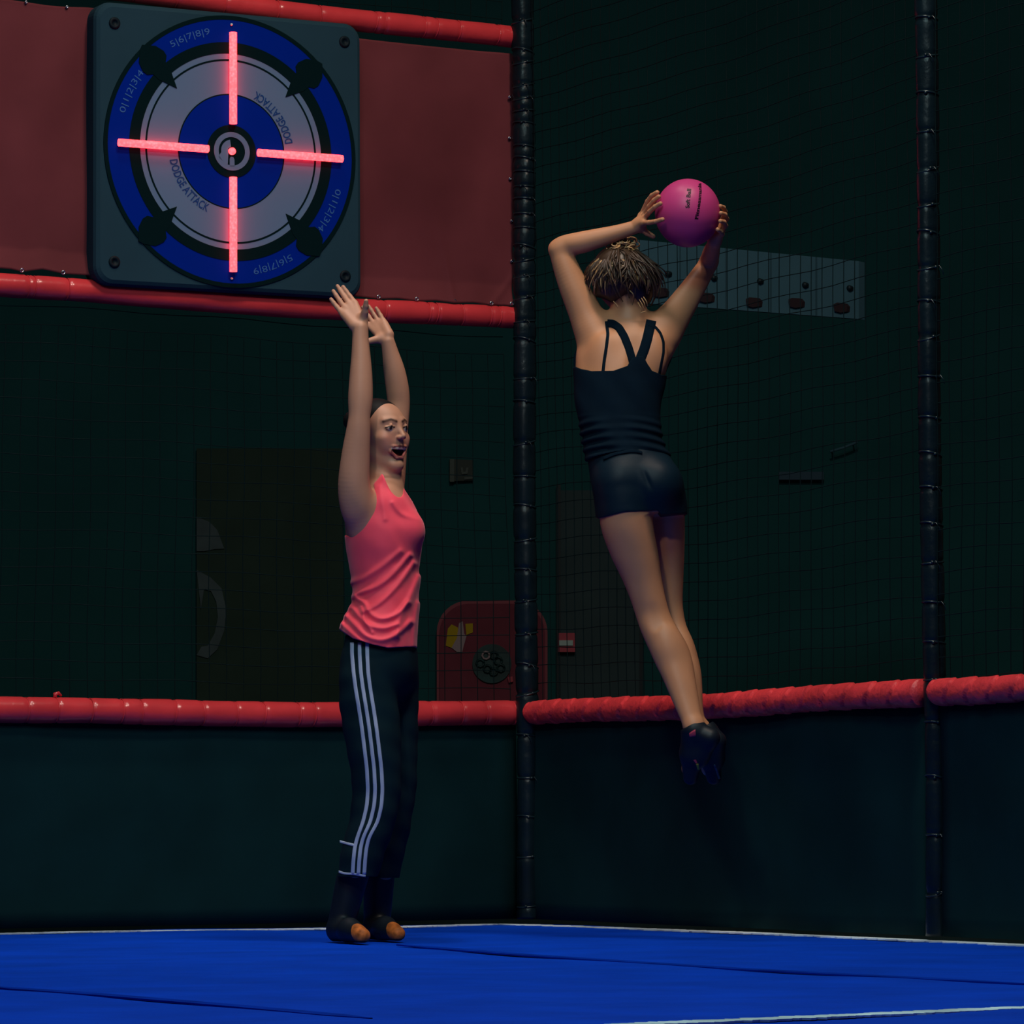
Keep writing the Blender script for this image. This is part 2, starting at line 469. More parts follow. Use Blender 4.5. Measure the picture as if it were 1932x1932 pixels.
# ---- red padded bars -------------------------------------------------
def bar(ends, r, ties, label, m, group=None, wrap=False, knots=(), name='padded_bar', endcap=(True, True), n=260, wall=WL):
    a, c = np.array(ends[0]), np.array(ends[1])
    root = empty(name, (a + c) / 2, label, 'padded bar', group)
    t = (c - a); Lg = np.linalg.norm(t); t /= Lg
    up = np.array([0, 0, 1.0]); u = up - t * np.dot(up, t); u /= np.linalg.norm(u); w = np.cross(t, u)
    seg = 32
    V = []; Fs = []
    tt = [np.dot(np.array(q) - a, t) for q in ties]
    n = int(Lg / 0.006) if wrap else int(Lg / 0.008)
    rr_ = random.Random(5)
    for i in range(n + 1):
        s = Lg * i / n
        rad = r
        dmin = min([abs(s - q) for q in tt] + [1])
        rad *= 1 - 0.11 * math.exp(-(dmin / 0.006) ** 2) + 0.025 * math.sin(s * 11.0) * math.sin(s * 3.1)
        e = 1.0
        if endcap[0] and s < r * 0.8: e = math.sqrt(max(0.0, 1 - ((r * 0.8 - s) / (r * 0.8)) ** 2)) * 0.6 + 0.4
        if endcap[1] and Lg - s < r * 0.8: e = math.sqrt(max(0.0, 1 - ((r * 0.8 - (Lg - s)) / (r * 0.8)) ** 2)) * 0.6 + 0.4
        sagz = -0.006 * math.sin(math.pi * s / Lg) + 0.003 * math.sin(s * 4.0)
        for j in range(seg):
            an = 2 * math.pi * j / seg
            q = rad * e
            if wrap:
                ph = (s - 0.018 * math.sin(an + 0.7) - 0.012 * math.sin(2 * an)) / 0.118 + 0.22 * math.sin(s * 4)
                saw = ph - math.floor(ph)
                q *= 0.95 + 0.10 * saw ** 0.8 - 0.10 * math.exp(-((saw) / 0.06) ** 2)
                q *= 1 + 0.012 * math.sin(7 * an + s * 90) * math.sin(s * 41) + 0.02 * math.sin(4 * an + s * 37)
            else:
                q *= 1 + 0.012 * math.sin(3 * an + s * 20)
            V.append(a + t * s + up * sagz + (u * math.cos(an) + w * math.sin(an)) * q)
    for i in range(n):
        for j in range(seg):
            x = i * seg + j; y = i * seg + (j + 1) % seg
            Fs.append((x, y, y + seg, x + seg))
    Fs.append(list(range(seg))[::-1]); Fs.append([n * seg + j for j in range(seg)])
    mesh_obj('foam_sleeve', V, Fs, m, root)
    for q, s in zip(ties, tt):
        if s < 0 or s > Lg: continue
        bb = MB()
        sagz = -0.006 * math.sin(math.pi * s / Lg) + 0.003 * math.sin(s * 4.0)
        tl = rr_.uniform(-0.004, 0.004)
        pts = [a + t * (s + tl * math.cos(2 * math.pi * j / 20)) + up * sagz + (u * math.cos(2 * math.pi * j / 20) + w * math.sin(2 * math.pi * j / 20)) * (r * 0.93) for j in range(21)]
        bb.tube(pts, 0.0028, seg=6)
        if q in knots or tuple(q) in knots:
            p = a + t * s + up * (sagz + r * 0.95)
            bb.tube([p, p + up * 0.012, p + up * 0.016 + t * 0.012, p + up * 0.006 + t * 0.022], [0.007, 0.008, 0.006, 0.004], seg=7)
        bb.build('cable_tie', m if not wrap else M['tie_red'], root, smooth=True)
    return root

low = [(48, 1340), (104, 1340), (169, 1340.5), (227, 1341), (263, 1341), (326, 1341.5), (379, 1342), (441, 1342.5), (494, 1343), (560, 1343.5), (589, 1344),
       (660, 1344), (735, 1344.5), (809, 1345), (867, 1345.5), (912, 1346), (966, 1346)]
lt = [tuple(WL(x, y, 0.02)) for x, y in low]
bar((WL(-60, 1339, 0.02), WL(997, 1346.5, 0.02)), 0.0435, lt, 'glossy straight lower red padded bar behind the woman in pink', M['red'], knots=(lt[1],), endcap=(False, True))
tb = [(250, -18), (330, -8), (420, 3), (520, 16), (600, 25.5), (705, 38), (722, 40.5), (797, 49), (820, 53), (862, 57), (936, 67), (975, 72)]
bar((WL(-60, -56, 0.03), WL(998, 75, 0.03)), 0.0385, [tuple(WL(x, y, 0.03)) for x, y in tb], 'top red padded bar sloping above the round target board', M['red'], endcap=(False, True))
mb_ = [(50, 540), (62, 541), (125, 545), (722, 585), (805, 590), (820, 591), (868, 594), (920, 597), (938, 598.5), (973, 600)]
bar((WL(-60, 534, 0.03), WL(997, 602, 0.03)), 0.0395, [tuple(WL(x, y, 0.03)) for x, y in mb_], 'middle red padded bar along the lower edge of the red banner', M['red'], endcap=(False, True))
bar((WR(1000, 1345, 0.02), WR(1741, 1306.5, 0.02)), 0.0405, [], 'creased lower red padded bar behind the jumping woman', M['redwrap'], wrap=True, endcap=(True, False))
bar((WR(1762, 1306, 0.02), WR(1990, 1293, 0.02)), 0.0400, [], 'short creased red padded bar beyond the glossy black post', M['redwrap'], wrap=True, endcap=(True, False))

# ---- red banner -------------------------------------------------------
def banner():
    root = empty('banner', WL(480, 560, 0.02), 'dull red fabric banner with metal eyelets stretched behind the target board', 'banner')
    top = [(-60, -14), (0, -3), (50, 4), (88, 10), (127, 13), (165, 14), (400, 36), (690, 74), (800, 86), (900, 96), (967, 101)]
    bot = [(-60, 507), (0, 506), (22, 508), (42, 513), (80, 508), (120, 517), (160, 519), (400, 536), (690, 561), (715, 564), (750, 563), (787, 568), (822, 567),
           (858, 572), (893, 571), (928, 576), (950, 576), (970, 577)]
    nu, nv = 240, 120
    V = []; Fs = []
    tx = [p[0] for p in top]; ty = [p[1] for p in top]; bx = [p[0] for p in bot]; by = [p[1] for p in bot]
    for side in (0, 1):
        for i in range(nu + 1):
            fx = i / nu
            for j in range(nv + 1):
                fy = j / nv
                xr = (965 + 3 * math.sin(fy * 3) + 2.5 * abs(math.sin(fy * math.pi * 6.4))) if True else 967
                x = -60 + (xr + 60) * fx
                y = np.interp(x, tx, ty) * (1 - fy) + np.interp(x, bx, by) * fy
                o = 0.022 + 0.006 * math.sin(x * 0.013 + fy * 2.1) * math.sin(fy * 5 + x * 0.004) + 0.003 * math.sin(x * 0.05 + fy * 9)
                # creases running up from the lower corner eyelets
                if x > 700 and fy > 0.6:
                    for ex, sl in ((928, 0.75), (858, -0.2), (968, 0.5)):
                        dx = (x - ex) - sl * (y - 575) * -1.0
                        o += 0.007 * math.exp(-(dx / 6.0) ** 2) * (fy - 0.6) / 0.4
                if fy > 0.92:
                    o += 0.022 * ((fy - 0.92) / 0.08)
                V.append(WL(x, y, o + (0.0015 if side else -0.0015)))
    w = (nu + 1) * (nv + 1)
    for i in range(nu):
        for j in range(nv):
            a = i * (nv + 1) + j
            Fs.append((a, a + nv + 1, a + nv + 2, a + 1)); Fs.append((w + a, w + a + 1, w + a + nv + 2, w + a + nv + 1))
    for i in range(nu):
        a = i * (nv + 1); Fs.append((a, w + a, w + a + nv + 1, a + nv + 1)); a += nv; Fs.append((a, a + nv + 1, w + a + nv + 1, w + a))
    for j in range(nv):
        a = j; Fs.append((a, a + 1, w + a + 1, w + a)); a += nu * (nv + 1); Fs.append((a, w + a, w + a + 1, a + 1))
    mesh_obj('fabric', V, Fs, M['banner'], root)
    gr = [(42, 510), (120, 514), (715, 560), (787, 564), (858, 568), (928, 572), (966, 573), (962, 183), (962, 260), (963, 337), (966, 417), (966, 493), (50, 4), (127, 13)]
    for x, y in gr:
        c = WL(x - 0.5, y, 0.052 if y > 500 else 0.032)
        bb = MB()
        e1 = np.array([-DL[0], -DL[1], 0]); e2 = np.array([0, 0, 1.0])
        rg = 0.0055 if y > 500 else 0.0035
        pts = [c + (e1 * math.cos(k * math.pi / 8) + e2 * math.sin(k * math.pi / 8)) * rg for k in range(17)]
        bb.tube(pts, 0.0024, seg=6)
        bb.build('eyelet', M['metal'], root, smooth=True)
banner()

# ---- target board -------------------------------------------------------
BC = WL(436, 286, 0.105)
BZ = math.atan2(-DL[1], -DL[0])
board = empty('target_board', (BC[0], BC[1], BC[2]), 'square grey board with a round blue and white target and glowing red light cross', 'target')
board.rotation_euler = (0, 0, BZ)
def rrect(w, h, r, n=8, cx=0, cz=0):
    pts = []
    for qx, qz, a0 in ((1, 1, 0), (-1, 1, 90), (-1, -1, 180), (1, -1, 270)):
        for k in range(n + 1):
            a = math.radians(a0 + 90 * k / n)
            pts.append((cx + qx * (w / 2 - r) + r * math.cos(a), 0, cz + qz * (h / 2 - r) + r * math.sin(a)))
    return pts
def plate(name, rings, m, parent, label=None, smooth=False):
    """stack of outlines with equal counts -> closed solid"""
    k = len(rings[0]); V = [p for r in rings for p in r]; Fs = []
    for i in range(len(rings) - 1):
        for j in range(k):
            a = i * k + j; c = i * k + (j + 1) % k
            Fs.append((a, c, c + k, a + k))
    Fs.append(list(range(k))[::-1]); Fs.append([(len(rings) - 1) * k + j for j in range(k)])
    return mesh_obj(name, V, Fs, m, parent, smooth, world=False, label=label)
def shift(pts, y): return [(p[0], y, p[2]) for p in pts]
FW, FH = 0.985, 0.955
fr = plate('board_frame', [shift(rrect(FW, FH, 0.06), 0.095), shift(rrect(FW, FH, 0.06), 0.02), shift(rrect(FW - 0.012, FH - 0.012, 0.056), 0.008),
                           shift(rrect(FW - 0.035, FH - 0.035, 0.05), 0.0)], M['frame'], board)
RT = 0.450
def disc(name, r0, r1, y0, y1, m, parent=None, n=96, smooth=False):
    V = []; Fs = []
    for j in range(n):
        a = 2 * math.pi * j / n
        ca, sa = math.cos(a), math.sin(a)
        V += [(r0 * ca, y0, r0 * sa), (r1 * ca, y0, r1 * sa), (r1 * ca, y1, r1 * sa), (r0 * ca, y1, r0 * sa)]
    for j in range(n):
        a = 4 * j; c = 4 * ((j + 1) % n)
        Fs += [(a, c, c + 1, a + 1), (a + 1, c + 1, c + 2, a + 2), (a + 2, c + 2, c + 3, a + 3)]
        if r0 > 1e-5: Fs.append((a + 3, c + 3, c, a))
    return mesh_obj(name, V, Fs, m, parent or board, smooth, world=False)
disc('outline_ring', RT, RT * 1.032, 0.0, -0.004, M['tblack'])
disc('blue_outer_ring', RT * 0.829, RT, 0.0, -0.003, M['tblue'])
disc('black_ring', RT * 0.743, RT * 0.829, 0.0, -0.0045, M['tblack'])
disc('white_ring', RT * 0.437, RT * 0.743, 0.0, -0.003, M['twhite'])
disc('thin_black_line', RT * 0.686, RT * 0.700, -0.001, -0.0038, M['tblack'])
disc('inner_outline', RT * 0.428, RT * 0.437, 0.0, -0.0035, M['tblack'])
disc('blue_inner_disc', 1e-6, RT * 0.428, 0.0, -0.003, M['tblue'])
disc('black_hub', 1e-6, RT * 0.200, -0.001, -0.0055, M['tblack'])
# hub emblem: ring, left lobe with stem, centre dot
disc('emblem_ring', RT * 0.108, RT * 0.146, -0.004, -0.0075, M['twhite'])
def emblem_poly(name, pts):
    bb = MB(); bb.prism([(x * RT, -0.0055, z * RT) for x, z in pts], (0, -1, 0), 0.002)
    return bb.build(name, M['twhite'], board, world=False)
lobe = [(math.cos(math.radians(a)) * 0.088, math.sin(math.radians(a)) * 0.088) for a in range(100, 196, 8)]
lobe += [(-0.112, -0.052), (-0.035, -0.108), (-0.030, -0.02), (-0.030, 0.02), (-0.008, 0.034)]
emblem_poly('emblem_lobe', lobe)
emblem_poly('emblem_stem', [(-0.018, -0.118), (-0.018, -0.06), (-0.010, -0.042), (0.010, -0.042), (0.020, -0.06), (0.022, -0.118)])
for ang in (45, 135, 225, 315):
    poly = [(1.045, -0.020), (1.03, 0.020), (0.97, 0.095), (0.90, 0.118), (0.86, 0.110), (0.83, 0.07), (0.778, 0.066), (0.63, 0.0), (0.778, -0.066), (0.83, -0.07), (0.86, -0.110), (0.90, -0.118), (0.97, -0.095)]
    a0 = math.radians(ang)
    pts = []
    for r_, t_ in poly:
        pts.append((RT * (r_ * math.cos(a0) - t_ * math.sin(a0)), -0.002, RT * (r_ * math.sin(a0) + t_ * math.cos(a0))))
    bb = MB(); bb.prism(pts, (0, -1, 0), 0.004)
    bb.build('arrow_marker', M['tblack'], board, world=False)

def text_mesh(s, size, bold=0.0):
    cu = bpy.data.curves.new('t', 'FONT'); cu.body = s; cu.size = size; cu.resolution_u = 3; cu.offset = bold * size
    o = bpy.data.objects.new('t', cu); COL.objects.link(o)
    dg = bpy.context.evaluated_depsgraph_get(); dg.update()
    me = bpy.data.meshes.new_from_object(o.evaluated_get(dg))
    V = np.array([tuple(v.co) for v in me.vertices]); Fs = [list(p.vertices) for p in me.polygons]
    bpy.data.objects.remove(o); bpy.data.curves.remove(cu); bpy.data.meshes.remove(me)
    return V, Fs
def arc_text(s, r, ang_mid, span, size, m, name, outward=True, y=-0.0042, bold=0.0):
    """text bent round the target: outward=True reads clockwise with letter tops away from the hub"""
    V, Fs = text_mesh(s, size, bold)
    w = V[:, 0].max() - V[:, 0].min(); x = (V[:, 0] - V[:, 0].min()) / w - 0.5
    h = V[:, 1] - V[:, 1].min()
    if outward:
        a = math.radians(ang_mid) - x * math.radians(span); rr = r + h
    else:
        a = math.radians(ang_mid) + x * math.radians(span); rr = r - h
    W = np.stack([rr * np.cos(a), np.full(len(a), y), rr * np.sin(a)], 1)
    n = len(W)
    W2 = W.copy(); W2[:, 1] = y + 0.0015
    VV = np.concatenate([W, W2]); FF = Fs + [[i + n for i in f][::-1] for f in Fs]
    return mesh_obj(name, VV, FF, m, board, False, world=False)
arc_text('0|1|2|3|4', RT * 0.878, 154, 22.5, 0.031, M['ttext'], 'number_lettering')
arc_text('5|6|7|8|9', RT * 0.878, 112, 21.5, 0.031, M['ttext'], 'number_lettering')
arc_text('0|1|2|3|4', RT * 0.878, -26, 22.5, 0.031, M['ttext'], 'number_lettering')
arc_text('5|6|7|8|9', RT * 0.878, -68, 21.5, 0.031, M['ttext'], 'number_lettering')
arc_text('DODGE ATTACK', RT * 0.515, 219, 56, 0.040, M['ttext2'], 'word_lettering', outward=False, bold=0.02)
arc_text('DODGE ATTACK', RT * 0.515, 39, 56, 0.040, M['ttext2'], 'word_lettering', outward=False, bold=0.02)
for x, z in ((-0.425, 0.405), (0.425, 0.410), (-0.425, -0.400), (0.425, -0.402)):
    V = []; Fs = []
    k = 16
    for y, r in ((0.0, 0.020), (-0.004, 0.020), (-0.006, 0.016), (-0.006, 0.010), (-0.003, 0.009)):
        V += [(x + r * math.cos(2 * math.pi * j / k), y, z + r * math.sin(2 * math.pi * j / k)) for j in range(k)]
    for i in range(4):
        for j in range(k):
            Fs.append((i * k + j, i * k + (j + 1) % k, (i + 1) * k + (j + 1) % k, (i + 1) * k + j))
    Fs.append([4 * k + j for j in range(k)])
    mesh_obj('bolt', V, Fs, M['bolt'], board, True, world=False)
# glowing light strips
def led(p0, p1, w=0.0128, y=-0.018):
    bb = MB()
    bb.tube([(p0[0], y, p0[1]), (p1[0], y, p1[1])], w, seg=14)
    return bb.build('light_strip', M['led'], board, smooth=True, world=False, label='glowing red light strip')
led((0.0, RT * 0.205), (0.0, RT * 0.90))
led((0.0, -RT * 0.200), (0.0, -RT * 0.915))
led((-RT * 0.205, 0.0), (-RT * 0.925, 0.0))
led((RT * 0.205, 0.0), (RT * 0.905, 0.0))
bb = MB()
for k in range(1):
    pts = [(0, -0.006, 0), (0, -0.012, 0), (0, -0.0165, 0)]
    bb.tube(pts, [0.0125, 0.0125, 0.006], seg=16)
bb.build('centre_light', M['led'], board, smooth=True, world=False, label='round glowing red centre light')
for z in (RT * 0.965, -RT * 0.965):
    bb = MB(); bb.tube([(0, -0.002, z), (0, -0.008, z)], [0.005, 0.004], seg=10)
    bb.build('indicator_stud', M['callwhite'], board, smooth=True, world=False)

# ================================================================== background things beyond the nets
def quad_box(name, px, m, Y, th=0.04, parent=None, label=None):
    """px: outline corner pixels on a wall facing the cage at depth Y"""
    bb = MB(); bb.prism([P(x, y, Y) for x, y in px], (0, 1, 0), th)
    o = bb.build(name, m, parent, label=label)
    return o
YB = 22.22
# hose cabinet
r = empty('fire_hose_cabinet', P(928, 1560, YB + 0.1), 'red fire hose cabinet with rounded top and yellow pictogram beyond the net', 'cabinet')
def cab_outline(x0, x1, y0, y1, rad, n=8):
    pts = [(x0, y1), (x0, y0 + rad)]
    for k in range(1, n): pts.append((x0 + rad - rad * math.cos(k * math.pi / 2 / n), y0 + rad - rad * math.sin(k * math.pi / 2 / n)))
    pts += [(x0 + rad, y0), (x1 - rad, y0)]
    for k in range(1, n): pts.append((x1 - rad + rad * math.sin(k * math.pi / 2 / n), y0 + rad - rad * math.cos(k * math.pi / 2 / n)))
    pts += [(x1, y0 + rad), (x1, y1)]
    return pts
quad_box('cabinet_body', cab_outline(824, 1033, 1133, 1352, 60), M['cabtrim'], YB + 0.02, 0.08, r)
quad_box('cabinet_door', cab_outline(829, 1028, 1139, 1350, 56), M['cab'], YB - 0.005, 0.03, r)
pg = quad_box('pictogram', [(845, 1186), (852, 1178), (864, 1184), (865, 1200), (856, 1224), (841, 1218)], M['yel'], YB - 0.012, 0.008, r)
quad_box('pictogram_square', [(878, 1177), (892, 1176), (892, 1193), (880, 1198)], M['yel'], YB - 0.012, 0.008, r)
quad_box('pictogram_figure', [(866, 1176), (873, 1172), (876, 1196), (880, 1200), (872, 1230), (862, 1230), (852, 1222), (862, 1204)], M['greyst'], YB - 0.013, 0.008, r)
cc = P(928, 1252, YB - 0.02); rr0 = 37 / F_PX * YB
bb = MB(); bb.tube([cc, cc + np.array([0, 0.06, 0])], rr0, seg=28); bb.build('hose_reel', M['reel'], r, smooth=False)
for k in range(7):
    a = k * 0.9 + 0.4; q = rr0 * (0.35 + 0.08 * (k % 4)); bb = MB()
    c0 = cc + np.array([q * math.cos(a), -0.01, q * math.sin(a)])
    bb.tube([c0 + np.array([0.02 * math.cos(t * 0.8), 0, 0.02 * math.sin(t * 0.8)]) for t in range(9)], 0.006, seg=6)
    bb.build('hose_coil', M['greyst'] if k in (2,) else M['reel'], r, smooth=True)
quad_box('valve_handle', [(958, 1278), (967, 1276), (968, 1286), (960, 1288)], M['callred'], YB - 0.03, 0.03, r)
# call point
r = empty('fire_alarm_call_point', P(1068, 1226, YB + 0.1), 'small square red fire alarm call point with a white label', 'alarm')
quad_box('housing', [(1053, 1194), (1085, 1194), (1085, 1230), (1053, 1230)], M['callred'], YB, 0.095, r)
quad_box('label_plate', [(1055, 1208), (1081, 1208), (1081, 1218), (1055, 1218)], M['callwhite'], YB - 0.01, 0.012, r)
# grey door
r = empty('panel_door', P(1135, 1560, YB + 0.1), 'dark grey door panel behind the net beside the red call point', 'door')
quad_box('door_leaf', [(1058, 925), (1206, 925), (1206, 1545), (1058, 1545)], M['door'], YB + 0.05, 0.05, r)
quad_box('door_frame', [(1050, 915), (1058, 915), (1058, 1548), (1050, 1548)], M['knob'], YB + 0.04, 0.058, r)
quad_box('door_frame', [(1206, 915), (1213, 915), (1213, 1548), (1206, 1548)], M['knob'], YB + 0.04, 0.058, r)
# mural board
r = empty('mural_board', P(500, 1500, YB + 0.1), 'dark olive wall board with a cropped pale grey painted figure', 'board')
quad_box('board_panel', [(371, 846), (648, 846), (648, 1400), (371, 1400)], M['olive'], YB + 0.06, 0.035, r)
quad_box('painted_swoosh', [(371, 975), (396, 985), (410, 1000), (423, 1035), (405, 1036), (385, 1040), (371, 1040)], M['greymark'], YB + 0.05, 0.012, r)
out = [(371, 1075), (398, 1090), (418, 1110), (427, 1150), (423, 1190), (410, 1225), (392, 1242), (371, 1236)]
inn = [(380, 1232 - 12), (392, 1218), (405, 1195), (411, 1165), (408, 1135), (398, 1115), (385, 1112), (379, 1150)]
V = [P(x, y, YB + 0.05) for x, y in out]; W = [P(x, y, YB + 0.05) for x, y in inn[::-1]]
bb = MB()
k = 8
Vv = V + W + [v + np.array([0, 0.012, 0]) for v in V + W]
Ff = []
order = [0, 1, 2, 3, 4, 5, 6, 7]
for i in range(7):
    Ff.append((i, i + 1, 8 + i + 1, 8 + i)); Ff.append((16 + i, 24 + i, 24 + i + 1, 16 + i + 1))
    Ff.append((i, 16 + i, 16 + i + 1, i + 1)); Ff.append((8 + i, 8 + i + 1, 24 + i + 1, 24 + i))
Ff += [(0, 8, 24, 16), (7, 23, 31, 15)]
bb.add(Vv, Ff); bb.build('painted_loop', M['greymark'], r)
# dim sign
r = empty('wall_sign', P(872, 905, YB + 0.1), 'small dim square sign with a pale edge high on the back wall', 'sign')
quad_box('sign_panel', [(848, 866), (893, 868), (893, 906), (848, 908)], M['signdark'], YB + 0.06, 0.035, r)
quad_box('sign_edge', [(849, 866), (857, 866), (857, 909), (849, 909)], M['signgrey'], YB + 0.05, 0.012, r)
quad_box('sign_mark', [(869, 882), (873, 882), (874, 890), (878, 890), (880, 882), (884, 882), (882, 894), (871, 895)], M['signgrey'], YB + 0.05, 0.012, r)
quad_box('sign_foot', [(876, 900), (893, 898), (893, 903), (876, 905)], M['signgrey'], YB + 0.05, 0.012, r)
# strip + rod on the far right
r = tag(quad_box('wall_ledge', [(1470, 890), (1554, 890), (1554, 905), (1470, 905)], M['bluestrip'], YB + 0.04, 0.058), 'faint dark blue ledge on the back wall beyond the net', 'ledge')
bb = MB(); bb.tube([P(1566, 852, YB), P(1590, 845, YB), P(1618, 834, YB)], 0.007, seg=8)
r = empty('slanting_rod', P(1592, 845, YB), 'thin pale slanting rod fixed to the back wall above the faint blue ledge', 'rod')
bb.build('rod_tube', M['pale'], r, smooth=True)
for x_, y_ in ((1572, 850), (1612, 836)):
    bb = MB(); c_ = P(x_, y_, YB); bb.tube([c_, c_ + np.array([0, 0.098, 0])], 0.004, seg=6); bb.build('wall_bracket', M['knob'], r, smooth=True)

# pale panels: a wall turned away from the cage
px_b = [1196, 1283, 1370, 1454, 1540, 1622]
def PP(x, y, off=0.0):
    Y = 17.0 / (1 - 8.5e-5 * (x - 1196)) - off
    return P(x, y, Y)
def top_y(x): return 452 + (x - 1200) * 0.097
def bot_y(x): return 573 + (x - 1229) * 0.0735
pn = np.array([-0.56, -0.83, 0.0])
PAN = 'pale panels with knob and grip beyond the net'
pl = ['pale grey wall panel with dark knob, behind the bun and ball', 'pale grey wall panel with dark knob, partly hidden by the raised elbow', 'pale grey wall panel with knob and red grip, middle of the row of five',
      'pale grey wall panel with knob and red grip, second from the outer end', 'pale grey wall panel with knob and red grip, outermost of the row']
kn = [(1264, 517), (1350, 525), (1437, 531), (1522, 538), (1606, 544)]
gp = [(1250, 553), (1336, 563), (1426, 572), (1506, 573), (1591, 582)]
for i in range(5):
    x0, x1 = px_b[i] + 1.8, px_b[i + 1] - 1.8
    r = empty('wall_panel', PP((x0 + x1) / 2, bot_y((x0 + x1) / 2)), pl[i], 'panel', PAN)
    bb = MB(); bb.prism([PP(x0, bot_y(x0)), PP(x1, bot_y(x1)), PP(x1, top_y(x1)), PP(x0, top_y(x0))], -pn, 0.05)
    bb.build('panel_face', M['pale'], r)
    c = PP(*kn[i], off=0.0); bb = MB(); bb.tube([c + pn * 0.0, c + pn * 0.02, c + pn * 0.026], [0.011, 0.012, 0.008], seg=12)
    bb.build('knob', M['knob'], r, smooth=True)
    gx, gy = gp[i]
    bb = MB(); bb.prism([PP(gx + dx, gy + dy) for dx, dy in ((-13, -7), (-6, -10), (8, -9), (13, -3), (12, 7), (0, 9), (-11, 6))], pn, 0.025)
    bb.build('grip', M['brownred'], r)

